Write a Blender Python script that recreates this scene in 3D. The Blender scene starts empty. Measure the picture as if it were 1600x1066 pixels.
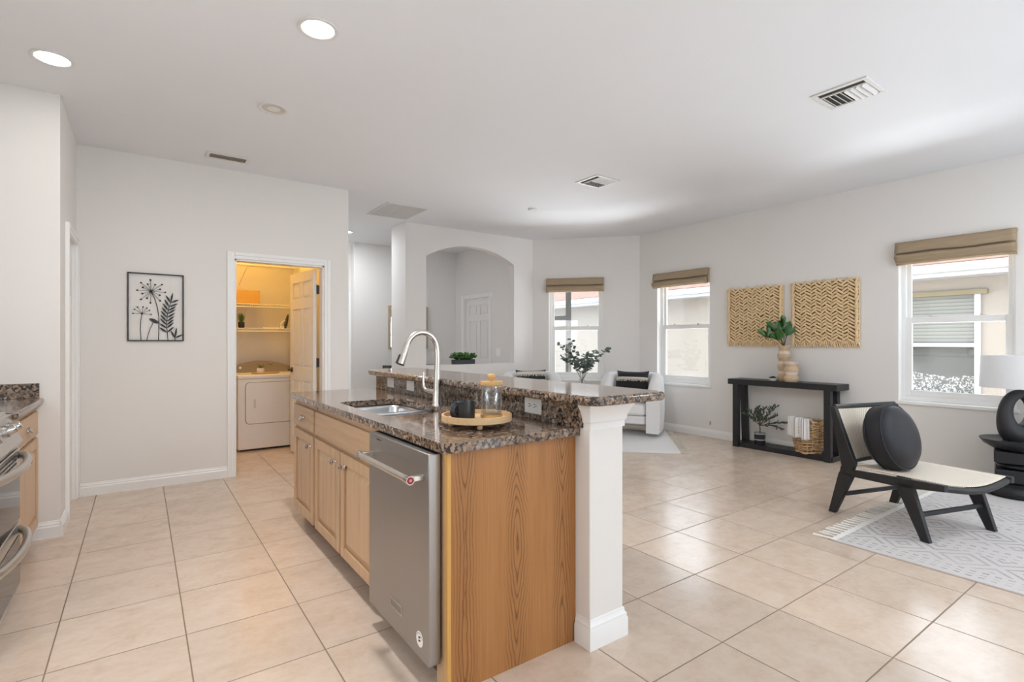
import bpy, bmesh, math, random
from mathutils import Vector, Matrix
PI = math.pi
random.seed(7)
SC = bpy.context.scene
C = SC.collection

# ------------------------------------------------------------------ camera, world, sun, big lights, exposure
YAW, FPX, HOR, EYE = 0.619, 814.0, 534.3, 1.27
cam = bpy.data.cameras.new('camera')
cam.sensor_width = 36.0
cam.lens = FPX / 1600 * 36
cam.shift_y = (HOR - 533) / 1600
cam.clip_start = 0.05
camo = bpy.data.objects.new('camera', cam)
camo.location = (0, 0, EYE)
camo.rotation_euler = (PI / 2, 0, -YAW)
C.objects.link(camo)
SC.camera = camo

SC.view_settings.view_transform = 'Standard'
SC.view_settings.look = 'None'
SC.view_settings.gamma = 1
SC.view_settings.use_curve_mapping = False
SC.view_settings.exposure = 0.58
SC.cycles.use_denoising = True
SC.cycles.max_bounces = 10
SC.cycles.diffuse_bounces = 6
SC.cycles.glossy_bounces = 5
SC.cycles.transmission_bounces = 8
SC.cycles.transparent_max_bounces = 12
SC.cycles.sample_clamp_indirect = 6
SC.cycles.caustics_reflective = False
SC.cycles.caustics_refractive = False

W = bpy.data.worlds.new('world')
SC.world = W
W.use_nodes = True
bg = W.node_tree.nodes['Background']
bg.inputs[0].default_value = (0.80, 0.90, 1.0, 1)
bg.inputs[1].default_value = 3.3


def lamp(name, kind, loc, energy, color=(1, 1, 1), rot=(0, 0, 0), **kw):
    l = bpy.data.lights.new(name, kind)
    l.energy = energy
    l.color = color
    for k, v in kw.items():
        setattr(l, k, v)
    o = bpy.data.objects.new(name, l)
    o.location = loc
    o.rotation_euler = rot
    C.objects.link(o)
    return o


# hazy sun behind the house, on the neighbour's wall
sun_dir = Vector((0.80, 0.25, -0.95))
lamp('sun', 'SUN', (0, 0, 10), 0.9, (1, 0.93, 0.84), sun_dir.to_track_quat('-Z', 'Y').to_euler(), angle=0.25)
# added lamp inside the room behind the camera, aimed up at the ceiling
lamp('ceiling_bounce_fill', 'AREA', (3.4, -2.9, 0.5), 112, (0.66, 0.83, 1.0), (PI / 2 + math.radians(92), 0, 0), shape='RECTANGLE', size=3.0, size_y=1.0)
# added lamps hidden below the window sills, standing in for ground bounce
for gx, gy, gw, gd in ((8.0, 1.6, 1.5, (-0.75, 0.0, 0.6)), (8.0, 4.5, 1.5, (-0.75, 0.0, 0.6)), (7.0, 7.3, 1.4, (-0.6, -0.5, 0.6))):
    lamp('under_sill_fill', 'AREA', (gx, gy, -0.15), 290, (0.90, 0.95, 1.0), Vector(gd).to_track_quat('-Z', 'Y').to_euler(), shape='DISK', size=2.0)
lamp('kitchen_side_fill', 'AREA', (-1.12, 1.7, 1.5), 13, (0.95, 0.98, 1.0), Vector((1, 0, -0.1)).to_track_quat('-Z', 'Y').to_euler(), shape='RECTANGLE', size=1.2, size_y=0.9)  # added side fill for the island front; this wall has no window
lamp('kitchen_back_fill', 'AREA', (0.95, -3.7, 1.6), 8, (0.85, 0.93, 1.0), (PI / 2 + math.radians(20), 0, 0), shape='RECTANGLE', size=1.2, size_y=1.4)  # added fill lamp in front of the closed wall behind the camera
# added unseen fill lamps at ceiling height behind the camera
for lx, ly, le in ((-0.1, -0.4, 9), (2.9, -0.9, 14), (4.7, -0.4, 26)):
    lamp('overhead_fill', 'AREA', (lx, ly, 2.86), le * 0.6, (0.92, 0.97, 1.0), shape='DISK', size=0.5)

# ------------------------------------------------------------------ materials
MATS = {}


class NT:
    def __init__(s, name):
        s.m = bpy.data.materials.new(name)
        s.m.use_nodes = True
        s.t = s.m.node_tree
        s.p = s.t.nodes['Principled BSDF']

    def n(s, kind, ins=None, **kw):
        nd = s.t.nodes.new(kind)
        for k, v in kw.items():
            setattr(nd, k, v)
        for k, v in (ins or {}).items():
            s.set(nd.inputs[k], v)
        return nd

    def set(s, sock, v):
        if isinstance(v, bpy.types.NodeSocket):
            s.t.links.new(v, sock)
        elif isinstance(v, tuple) and len(v) == 3 and sock.type == 'RGBA':
            sock.default_value = (*v, 1)
        else:
            sock.default_value = v

    def math(s, op, a, b=0.0, c=0.0, clamp=False):
        nd = s.n('ShaderNodeMath', {0: a, 1: b, 2: c}, operation=op, use_clamp=clamp)
        return nd.outputs[0]

    def mix(s, f, a, b):
        nd = s.n('ShaderNodeMix', data_type='RGBA')
        s.set(nd.inputs[0], f)
        s.set(nd.inputs[6], a)
        s.set(nd.inputs[7], b)
        return nd.outputs[2]

    def obj(s):
        return s.n('ShaderNodeTexCoord').outputs['Object']

    def mapping(s, vec, scale=(1, 1, 1), rot=(0, 0, 0), loc=(0, 0, 0)):
        return s.n('ShaderNodeMapping', {'Vector': vec, 'Scale': scale, 'Rotation': rot, 'Location': loc}).outputs[0]

    def noise(s, vec, scale, detail=3, rough=0.55, dist=0.0):
        return s.n('ShaderNodeTexNoise', {'Vector': vec, 'Scale': scale, 'Detail': detail, 'Roughness': rough, 'Distortion': dist}).outputs[0]

    def ramp(s, f, stops, interp='LINEAR'):
        nd = s.n('ShaderNodeValToRGB', {0: f})
        cr = nd.color_ramp
        cr.interpolation = interp
        while len(cr.elements) < len(stops):
            cr.elements.new(0.5)
        for e, (p, c) in zip(cr.elements, stops):
            e.position = p
            e.color = (*c, 1) if len(c) == 3 else c
        return nd.outputs[0]

    def bump(s, h, strength=0.2, dist=0.01):
        nd = s.n('ShaderNodeBump', {'Height': h, 'Strength': strength, 'Distance': dist})
        s.t.links.new(nd.outputs[0], s.p.inputs['Normal'])

    def out(s, color=None, rough=0.5, metal=0.0, spec=0.5, **kw):
        if color is not None:
            s.set(s.p.inputs['Base Color'], color)
        s.set(s.p.inputs['Roughness'], rough)
        s.set(s.p.inputs['Metallic'], metal)
        s.set(s.p.inputs['Specular IOR Level'], spec)
        for k, v in kw.items():
            s.set(s.p.inputs[k], v)
        return s.m


def simple(name, color, rough=0.5, metal=0.0, var=0.06, scale=12.0, bump=0.0, bscale=60.0, stretch=(1, 1, 1), spec=0.5, **kw):
    """plain surface: a base colour broken up a little by noise"""
    if name in MATS:
        return MATS[name]
    t = NT(name)
    v = t.mapping(t.obj(), stretch)
    n = t.noise(v, scale)
    dark = tuple(c * (1 - var) for c in color)
    lite = tuple(min(1, c * (1 + var)) for c in color)
    col = t.mix(n, dark, lite)
    if bump:
        t.bump(t.noise(v, bscale), bump, 0.004)
    MATS[name] = t.out(col, rough, metal, spec, **kw)
    return MATS[name]


def emit(name, color, strength):
    if name in MATS:
        return MATS[name]
    t = NT(name)
    t.out((0.9, 0.9, 0.9), 0.4)
    t.set(t.p.inputs['Emission Color'], color)
    t.set(t.p.inputs['Emission Strength'], strength)
    MATS[name] = t.m
    return t.m


def wood(name, base, dark, rough=0.4, scale=1.0, axis='Z', gloss=0.4):
    """straight-grained timber: noise stretched along one axis"""
    if name in MATS:
        return MATS[name]
    t = NT(name)
    st = {'X': (1.2, 26, 26), 'Y': (26, 1.2, 26), 'Z': (26, 26, 1.2)}[axis]
    v = t.mapping(t.obj(), tuple(a * scale for a in st))
    n = t.noise(v, 1.0, 4, 0.6, 0.4)
    n2 = t.noise(v, 5.0, 3)
    f = t.math('ADD', t.math('MULTIPLY', n, 0.75), t.math('MULTIPLY', n2, 0.35))
    col = t.ramp(f, [(0.36, dark), (0.5, base), (0.72, tuple(min(1, c * 1.13) for c in base))])
    t.bump(n2, 0.06, 0.002)
    MATS[name] = t.out(col, rough, 0, gloss)
    return MATS[name]


def mat_floor():
    t = NT('beige floor tile')
    T, X0, Y0, g = 0.4603, -0.2998, 2.6583, 0.0052
    sep = t.n('ShaderNodeSeparateXYZ', {0: t.obj()})
    ax = t.math('DIVIDE', t.math('SUBTRACT', sep.outputs[0], X0), T)
    ay = t.math('DIVIDE', t.math('SUBTRACT', sep.outputs[1], Y0), T)
    fx, fy = t.math('FRACT', ax), t.math('FRACT', ay)
    ex = t.math('MINIMUM', fx, t.math('SUBTRACT', 1.0, fx))
    ey = t.math('MINIMUM', fy, t.math('SUBTRACT', 1.0, fy))
    e = t.math('MINIMUM', ex, ey)
    gr = t.n('ShaderNodeMapRange', {0: e, 1: g / 2 / T * 0.7, 2: g / 2 / T * 1.5, 3: 0.0, 4: 1.0}).outputs[0]
    cell = t.n('ShaderNodeCombineXYZ', {0: t.math('FLOOR', ax), 1: t.math('FLOOR', ay)}).outputs[0]
    wn = t.n('ShaderNodeTexWhiteNoise', {0: cell})
    off = t.n('ShaderNodeVectorMath', {0: t.obj(), 1: wn.outputs[1]}, operation='ADD').outputs[0]
    n1 = t.noise(t.mapping(off, (2.4, 3.2, 1)), 2.6, 6, 0.65, 0.3)
    n2 = t.noise(off, 30, 4, 0.6)
    f = t.math('ADD', t.math('MULTIPLY', n1, 0.7), t.math('MULTIPLY', n2, 0.3))
    col = t.ramp(f, [(0.3, (0.56, 0.425, 0.325)), (0.5, (0.64, 0.51, 0.405)), (0.7, (0.69, 0.575, 0.475))])
    shade = t.math('ADD', 0.95, t.math('MULTIPLY', wn.outputs[0], 0.09))
    col = t.n('ShaderNodeVectorMath', {0: col, 3: shade}, operation='SCALE').outputs[0]
    col = t.mix(gr, (0.25, 0.185, 0.13), col)
    rough = t.n('ShaderNodeMapRange', {0: t.math('MULTIPLY', gr, t.math('SUBTRACT', 1.12, t.math('MULTIPLY', n2, 0.25))), 1: 0.0, 2: 1.0, 3: 0.8, 4: 0.19}).outputs[0]
    t.bump(gr, 0.35, 0.003)
    return t.out(col, rough, 0, 0.5, **{'IOR': 1.6})


def mat_granite():
    t = NT('brown granite')
    o = t.obj()
    d = t.n('ShaderNodeVectorMath', {0: o, 1: t.n('ShaderNodeVectorMath', {0: t.n('ShaderNodeTexNoise', {'Vector': o, 'Scale': 38.0, 'Detail': 2.0}).outputs[1], 3: 0.026}, operation='SCALE').outputs[0]}, operation='ADD').outputs[0]
    vo = t.n('ShaderNodeTexVoronoi', {'Vector': d, 'Scale': 58.0, 'Randomness': 1.0})
    vb = t.n('ShaderNodeTexVoronoi', {'Vector': d, 'Scale': 120.0})
    sep = t.n('ShaderNodeSeparateColor', {0: vo.outputs['Color']})
    tan = t.mix(sep.outputs[0], (0.15, 0.095, 0.06), (0.38, 0.265, 0.185))
    dist = t.math('ADD', vo.outputs['Distance'], t.math('MULTIPLY', t.math('SUBTRACT', t.noise(o, 90, 3), 0.5), 0.35))
    core = t.ramp(dist, [(0.44, (1, 1, 1)), (0.60, (0, 0, 0))])
    gate = t.math('GREATER_THAN', sep.outputs[1], 0.12)
    f = t.math('MULTIPLY', core, gate)
    blk = t.mix(t.math('GREATER_THAN', t.n('ShaderNodeSeparateColor', {0: vb.outputs['Color']}).outputs[0], 0.62), (0.026, 0.022, 0.02), (0.20, 0.15, 0.12))
    col = t.mix(f, blk, tan)
    return t.out(col, 0.09, 0, 0.5, **{'IOR': 1.6})


def mat_oak_panel():
    """sliced oak veneer: three flitches with cathedral figure, straight pores between"""
    t = NT('oak veneer panel')
    o = t.obj()
    sep = t.n('ShaderNodeSeparateXYZ', {0: o})
    x, z = sep.outputs[0], sep.outputs[2]
    wob = t.math('MULTIPLY', t.math('SUBTRACT', t.noise(t.mapping(o, (3, 1, 1.6)), 2.2, 3), 0.5), 0.028)
    period = 0.235
    u = t.math('DIVIDE', t.math('ADD', t.math('ADD', x, wob), -1.005 + period * 0.5), period)
    cellx = t.math('FLOOR', u)
    xm = t.math('MULTIPLY', t.math('SUBTRACT', t.math('FRACT', u), 0.5), period)
    ax = t.math('ABSOLUTE', xm)
    w = t.math('MULTIPLY', t.math('SUBTRACT', t.noise(t.mapping(o, (22, 22, 5)), 2.0, 4), 0.5), 0.006)
    seedv = t.n('ShaderNodeCombineXYZ', {0: t.math('MULTIPLY', cellx, 7.31), 1: 0.0, 2: t.math('MULTIPLY', z, 0.85)}).outputs[0]
    depth = t.math('MULTIPLY', t.noise(seedv, 1.5, 1, 0.4), 0.16)
    dz = t.math('ADD', depth, t.math('MULTIPLY', t.noise(seedv, 7.0, 2, 0.5), 0.010))
    xs = t.math('MULTIPLY', ax, 0.62)
    rad = t.math('ADD', t.math('ADD', t.math('SQRT', t.math('ADD', t.math('MULTIPLY', xs, xs), 0.00002)), dz), w)
    fr = t.math('FRACT', t.math('MULTIPLY', rad, 125.0))
    line = t.ramp(fr, [(0.0, (1, 1, 1)), (0.2, (0.25, 0.25, 0.25)), (0.5, (0, 0, 0)), (0.86, (0.15, 0.15, 0.15)), (1.0, (1, 1, 1))])
    inside = t.n('ShaderNodeMapRange', {0: ax, 1: 0.028, 2: 0.062, 3: 1.0, 4: 0.0}).outputs[0]
    pores = t.noise(t.mapping(o, (140, 140, 3.0)), 1.0, 4, 0.7)
    broad = t.noise(t.mapping(o, (9, 9, 0.6)), 1.0, 3)
    base = t.ramp(t.math('ADD', t.math('MULTIPLY', pores, 0.65), t.math('MULTIPLY', broad, 0.4)), [(0.35, (0.31, 0.130, 0.038)), (0.55, (0.40, 0.178, 0.056)), (0.75, (0.45, 0.215, 0.072))])
    f = t.math('MULTIPLY', t.math('MULTIPLY', line, inside), 0.95)
    col = t.mix(f, base, (0.15, 0.06, 0.016))
    t.bump(pores, 0.05, 0.001)
    return t.out(col, 0.38, 0, 0.45)


def mat_cane():
    t = NT('woven cane')
    o = t.obj()
    sep = t.n('ShaderNodeSeparateXYZ', {0: o})
    k = 2 * PI / 0.019
    a = t.math('SINE', t.math('MULTIPLY', sep.outputs[0], k))
    b = t.math('SINE', t.math('MULTIPLY', t.math('ADD', sep.outputs[1], t.math('MULTIPLY', sep.outputs[2], 1.0)), k))
    m = t.math('MULTIPLY', a, b)
    f = t.n('ShaderNodeMapRange', {0: m, 1: -0.2, 2: 0.7, 3: 0.0, 4: 1.0}).outputs[0]
    col = t.mix(f, (0.80, 0.73, 0.63), (0.50, 0.39, 0.27))
    t.bump(m, 0.25, 0.002)
    return t.out(col, 0.55)


def mat_rug_pattern():
    """faded kilim: dashed lines and diamonds in bands along the border"""
    t = NT('faded kilim rug')
    o = t.obj()
    sep = t.n('ShaderNodeSeparateXYZ', {0: o})
    x, y = sep.outputs[0], sep.outputs[1]
    fade = t.noise(o, 3.0, 4, 0.6)
    grain = t.noise(t.mapping(o, (1, 6, 1)), 60.0, 3, 0.6)

    def band(c, w):
        return t.math('LESS_THAN', t.math('ABSOLUTE', t.math('SUBTRACT', x, c)), w)
    dia = t.math('ADD', t.math('ABSOLUTE', t.math('SUBTRACT', t.math('FRACT', t.math('MULTIPLY', y, 3.4)), 0.5)),
                 t.math('ABSOLUTE', t.math('MULTIPLY', t.math('SUBTRACT', t.math('FRACT', t.math('DIVIDE', x, 0.30)), 0.5), 1.0)))
    ring = t.math('LESS_THAN', t.math('ABSOLUTE', t.math('SUBTRACT', t.math('FRACT', t.math('MULTIPLY', dia, 4.0)), 0.5)), 0.16)
    dash = t.math('GREATER_THAN', t.math('SINE', t.math('MULTIPLY', y, 120.0)), -0.1)
    zig = t.math('ABSOLUTE', t.math('SUBTRACT', t.math('FRACT', t.math('MULTIPLY', y, 9.0)), 0.5))
    lines = None
    for c, w in ((0.06, 0.007), (0.10, 0.004), (0.145, 0.009), (0.47, 0.008), (0.53, 0.006), (0.60, 0.012), (1.15, 0.01), (1.22, 0.006), (1.75, 0.01), (2.18, 0.008), (2.26, 0.006)):
        b = t.math('LESS_THAN', t.math('ABSOLUTE', t.math('SUBTRACT', t.math('ADD', x, t.math('MULTIPLY', zig, 0.02)), c)), w)
        b = t.math('MULTIPLY', b, dash)
        lines = b if lines is None else t.math('MAXIMUM', lines, b)
    db = t.math('MAXIMUM', band(0.31, 0.13), t.math('MAXIMUM', band(0.85, 0.17), band(1.5, 0.17)))
    fig = t.math('MAXIMUM', lines, t.math('MULTIPLY', db, t.math('MULTIPLY', ring, 0.8)))
    worn = t.n('ShaderNodeMapRange', {0: t.math('ADD', t.math('MULTIPLY', fade, 0.7), t.math('MULTIPLY', grain, 0.5)), 1: 0.42, 2: 0.75, 3: 0.0, 4: 0.95}).outputs[0]
    base = t.mix(grain, (0.50, 0.465, 0.45), (0.64, 0.61, 0.595))
    col = t.mix(t.math('MULTIPLY', fig, worn), base, (0.24, 0.215, 0.21))
    t.bump(grain, 0.3, 0.003)
    return t.out(col, 0.9, 0, 0.15)


def mat_glass(name='window glass', tint=(1, 1, 1), refl=0.12):
    """thin clear pane: mostly transmits, reflects a little at grazing angles"""
    if name in MATS:
        return MATS[name]
    m = bpy.data.materials.new(name)
    m.use_nodes = True
    nt = m.node_tree
    nt.nodes.clear()
    o = nt.nodes.new('ShaderNodeOutputMaterial')
    mx = nt.nodes.new('ShaderNodeMixShader')
    tr = nt.nodes.new('ShaderNodeBsdfTransparent')
    gl = nt.nodes.new('ShaderNodeBsdfGlossy')
    fr = nt.nodes.new('ShaderNodeLayerWeight')
    mp = nt.nodes.new('ShaderNodeMapRange')
    fr.inputs[0].default_value = 0.2
    mp.inputs[3].default_value = refl * 0.4
    mp.inputs[4].default_value = refl * 4
    tr.inputs[0].default_value = (*tint, 1)
    gl.inputs['Roughness'].default_value = 0.02
    nt.links.new(fr.outputs['Facing'], mp.inputs[0])
    nt.links.new(mp.outputs[0], mx.inputs[0])
    nt.links.new(tr.outputs[0], mx.inputs[1])
    nt.links.new(gl.outputs[0], mx.inputs[2])
    nt.links.new(mx.outputs[0], o.inputs[0])
    MATS[name] = m
    return m


def stripes(name, a, b, axis, period, duty=0.5, rough=0.8, offset=0.0):
    t = NT(name)
    sep = t.n('ShaderNodeSeparateXYZ', {0: t.obj()})
    f = t.math('FRACT', t.math('DIVIDE', t.math('ADD', sep.outputs['XYZ'.index(axis)], offset), period))
    n = t.noise(t.obj(), 90, 3)
    col = t.mix(t.math('LESS_THAN', f, duty), a, b)
    col = t.mix(t.math('MULTIPLY', n, 0.15), col, (0.3, 0.28, 0.26))
    t.bump(n, 0.2, 0.002)
    return t.out(col, rough, 0, 0.3)


def mat_towel():
    """white towel with two pairs of grey lines"""
    t = NT('striped white towel')
    x = t.n('ShaderNodeSeparateXYZ', {0: t.obj()}).outputs[1]
    f = None
    for c, w in ((0.035, 0.003), (0.048, 0.003), (-0.045, 0.004), (-0.065, 0.004)):
        b = t.math('LESS_THAN', t.math('ABSOLUTE', t.math('SUBTRACT', x, c)), w)
        f = b if f is None else t.math('MAXIMUM', f, b)
    n = t.noise(t.obj(), 160, 3)
    t.bump(n, 0.4, 0.003)
    return t.out(t.mix(f, (0.82, 0.81, 0.8), (0.3, 0.3, 0.3)), 0.9, 0, 0.2)


def mat_blinds():
    t = NT('grey horizontal blinds')
    z = t.n('ShaderNodeSeparateXYZ', {0: t.obj()}).outputs[2]
    f = t.math('FRACT', t.math('DIVIDE', z, 0.058))
    col = t.ramp(f, [(0.0, (0.14, 0.14, 0.13)), (0.3, (0.27, 0.265, 0.24)), (0.9, (0.34, 0.335, 0.305)), (1.0, (0.10, 0.10, 0.09))])
    return t.out(col, 0.5)


def mat_speckles():
    """speckled backing panel in the lower half of the neighbour's window"""
    t = NT('speckled backing')  # pale speckles on a dark panel, below a wavy height
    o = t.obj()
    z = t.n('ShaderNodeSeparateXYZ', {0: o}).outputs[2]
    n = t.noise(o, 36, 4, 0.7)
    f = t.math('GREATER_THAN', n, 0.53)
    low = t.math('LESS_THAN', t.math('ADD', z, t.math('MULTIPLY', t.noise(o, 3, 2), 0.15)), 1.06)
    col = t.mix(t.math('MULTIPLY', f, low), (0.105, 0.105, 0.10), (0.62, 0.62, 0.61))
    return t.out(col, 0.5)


def mat_roof():
    t = NT('pink roof shingles')
    o = t.obj()
    v = t.n('ShaderNodeTexVoronoi', {'Vector': t.mapping(o, (5, 4, 5)), 'Scale': 1.6})
    n = t.noise(o, 7, 4)
    col = t.mix(n, (0.14, 0.065, 0.043), (0.24, 0.145, 0.11))
    col = t.mix(t.math('MULTIPLY', v.outputs['Distance'], 0.4), col, (0.28, 0.2, 0.165))
    return t.out(col, 0.9)


M_WALL = simple('warm white wall paint', (0.78, 0.755, 0.725), 0.7, var=0.012, scale=2, bump=0.03, bscale=180, spec=0.3)
M_CEIL = simple('flat white ceiling paint', (0.79, 0.80, 0.82), 0.9, var=0.012, scale=3, bump=0.08, bscale=90, spec=0.2)
M_TRIM = simple('white gloss trim', (0.84, 0.835, 0.82), 0.35, var=0.01)
M_DOOR = simple('white door enamel', (0.82, 0.80, 0.77), 0.4, var=0.015)
M_FLOOR = mat_floor()
M_GRAN = mat_granite()
M_OAKP = mat_oak_panel()
M_OAK = wood('honey oak cabinet', (0.54, 0.36, 0.215), (0.42, 0.265, 0.15), 0.38)
M_OAKF = wood('honey oak face frame', (0.50, 0.33, 0.195), (0.39, 0.24, 0.13), 0.38, axis='Y')
M_OAKEDGE = wood('bright oak edging', (0.64, 0.36, 0.10), (0.52, 0.27, 0.07), 0.35)
M_TOE = simple('dark toe kick', (0.10, 0.068, 0.045), 0.7)
M_STEEL = simple('brushed stainless steel', (0.40, 0.39, 0.38), 0.36, 1.0, var=0.05, scale=3, stretch=(60, 60, 1.0), bump=0.02, bscale=30)
M_STEELH = simple('brushed steel range front', (0.60, 0.59, 0.57), 0.3, 1.0, var=0.05, scale=3, stretch=(1, 1, 60))
M_SINK = simple('satin sink steel', (0.62, 0.62, 0.62), 0.28, 1.0, var=0.04)
M_NICKEL = simple('brushed nickel', (0.66, 0.63, 0.59), 0.26, 1.0, var=0.03)
M_CHROME = simple('polished knob metal', (0.5, 0.48, 0.46), 0.12, 1.0, var=0.03)
M_DARKMET = simple('dark bronze metal', (0.09, 0.075, 0.06), 0.4, 0.7)
M_BRONZE = simple('olive bronze paint', (0.014, 0.012, 0.008), 0.7)
M_BLACK = simple('black rubber', (0.012, 0.012, 0.013), 0.5)
M_BLKMET = simple('matt black iron', (0.018, 0.017, 0.017), 0.55, var=0.15)
M_BLKWOOD = wood('black stained wood', (0.017, 0.017, 0.019), (0.010, 0.010, 0.011), 0.4)
M_BLKGLASS = simple('black oven glass', (0.012, 0.012, 0.013), 0.06, var=0.02)
M_PLATE = simple('white plastic plate', (0.90, 0.90, 0.88), 0.35, var=0.01)
M_SLOT = simple('dark socket slot', (0.05, 0.05, 0.05), 0.5)
M_VENT = simple('white vent metal', (0.72, 0.71, 0.69), 0.45, var=0.01)
M_DARK = simple('dark duct', (0.07, 0.065, 0.055), 0.9)
M_LEAF = simple('green leaf', (0.045, 0.105, 0.03), 0.45, var=0.5, scale=25)
M_FIDDLE = simple('fiddle leaf green', (0.03, 0.105, 0.022), 0.35, var=0.6, scale=10)
M_EUC = simple('grey green eucalyptus', (0.13, 0.175, 0.145), 0.55, var=0.4, scale=22)
M_OLIVE = simple('olive leaf', (0.065, 0.09, 0.06), 0.55, var=0.4, scale=40)
M_BOX = simple('boxwood leaf', (0.07, 0.20, 0.03), 0.5, var=0.6, scale=60)
M_STEM = simple('brown stem', (0.10, 0.075, 0.05), 0.7)
M_SHADE = wood('tan woven shade fabric', (0.37, 0.28, 0.185), (0.29, 0.215, 0.14), 0.85, axis='Y', scale=4)
M_BOUCLE = simple('white boucle fabric', (0.80, 0.79, 0.78), 0.95, var=0.04, scale=90, bump=0.5, bscale=170, spec=0.15)
M_VELVET = simple('black velvet', (0.012, 0.012, 0.016), 0.5, var=0.2, spec=0.35, **{'Sheen Weight': 0.05})
M_KNIT = simple('black knit', (0.012, 0.012, 0.013), 0.9, bump=0.6, bscale=120)
M_CREAM = simple('cream yarn', (0.66, 0.61, 0.53), 0.9, bump=0.5, bscale=150)
M_STRAW = simple('straw rope', (0.80, 0.60, 0.355), 0.85, var=0.16, scale=40, bump=0.4, bscale=200)
M_STRAWBK = simple('straw backing', (0.24, 0.14, 0.06), 0.9, var=0.2)
M_WICK = simple('wicker', (0.52, 0.33, 0.165), 0.7, var=0.55, scale=34, bump=0.3)
M_VASE = stripes('banded cream ceramic', (0.70, 0.60, 0.50), (0.56, 0.41, 0.27), 'Z', 0.115, 0.72, 0.7)
M_CERAM = simple('white ceramic', (0.8, 0.78, 0.75), 0.35, var=0.02)
M_LIGHTWOOD = wood('pale ash wood', (0.62, 0.42, 0.225), (0.5, 0.32, 0.16), 0.5, axis='X', scale=0.8)
M_BAMBOO = wood('bamboo', (0.58, 0.35, 0.14), (0.48, 0.27, 0.1), 0.45, axis='X', scale=0.6)
M_CLEAR = mat_glass('clear jar glass', (0.97, 0.98, 0.98), 0.16)
M_GLASS = mat_glass()
M_CANE = mat_cane()
M_RUG = mat_rug_pattern()
M_RUGW = simple('pale woven rug', (0.76, 0.745, 0.73), 0.95, var=0.05, scale=40, bump=0.4, bscale=90, spec=0.15)
M_FRINGE = simple('cream fringe', (0.74, 0.72, 0.68), 0.95, var=0.08)
M_FRINGE2 = simple('oatmeal fringe', (0.55, 0.49, 0.42), 0.95, var=0.2)
M_ENAMEL = simple('white appliance enamel', (0.82, 0.80, 0.78), 0.3, var=0.01)
M_PANELGREY = simple('grey control panel', (0.30, 0.265, 0.23), 0.35, 0.3)
M_WIRE = simple('white coated wire', (0.85, 0.83, 0.78), 0.4, var=0.01)
M_ORANGEWOOD = wood('orange pine', (0.72, 0.43, 0.10), (0.60, 0.33, 0.07), 0.5, axis='X')
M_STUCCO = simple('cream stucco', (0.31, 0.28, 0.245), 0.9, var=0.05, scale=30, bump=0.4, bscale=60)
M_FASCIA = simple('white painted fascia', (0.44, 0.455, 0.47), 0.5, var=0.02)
M_ROOF = mat_roof()
M_BOUNCEGROUND = simple('pale bounce ground', (0.50, 0.48, 0.44), 0.95, var=0.25, scale=40)  # unseen ground, made pale to throw extra light up through the windows
def mat_linen():
    t = NT('white linen lampshade')
    n = t.noise(t.mapping(t.obj(), (1, 1, 0.15)), 160, 2)
    col = t.mix(n, (0.82, 0.82, 0.82), (0.88, 0.88, 0.88))
    t.out(col, 0.9, 0, 0.2)
    tr = t.n('ShaderNodeBsdfTranslucent', {'Color': col})
    mx = t.n('ShaderNodeMixShader', {0: 0.45})
    t.t.links.new(t.p.outputs[0], mx.inputs[1])
    t.t.links.new(tr.outputs[0], mx.inputs[2])
    t.t.links.new(mx.outputs[0], t.t.nodes['Material Output'].inputs[0])
    return t.m


M_LAMPSHADE = mat_linen()
M_RED = simple('red medallion enamel', (0.32, 0.01, 0.015), 0.3)
M_PINK = simple('pale red medallion centre', (0.7, 0.3, 0.3), 0.3)
M_BRASSWOOD = wood('brown frame wood', (0.40, 0.32, 0.22), (0.3, 0.23, 0.15), 0.5)
M_MIRROR = simple('mirror glass', (0.85, 0.86, 0.86), 0.03, 1.0, var=0.01)
M_LED = emit('lit lamp lens', (1.0, 0.97, 0.92), 14.0)
M_BULBOFF = simple('unlit lamp lens', (0.78, 0.77, 0.74), 0.5, var=0.01)


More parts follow.
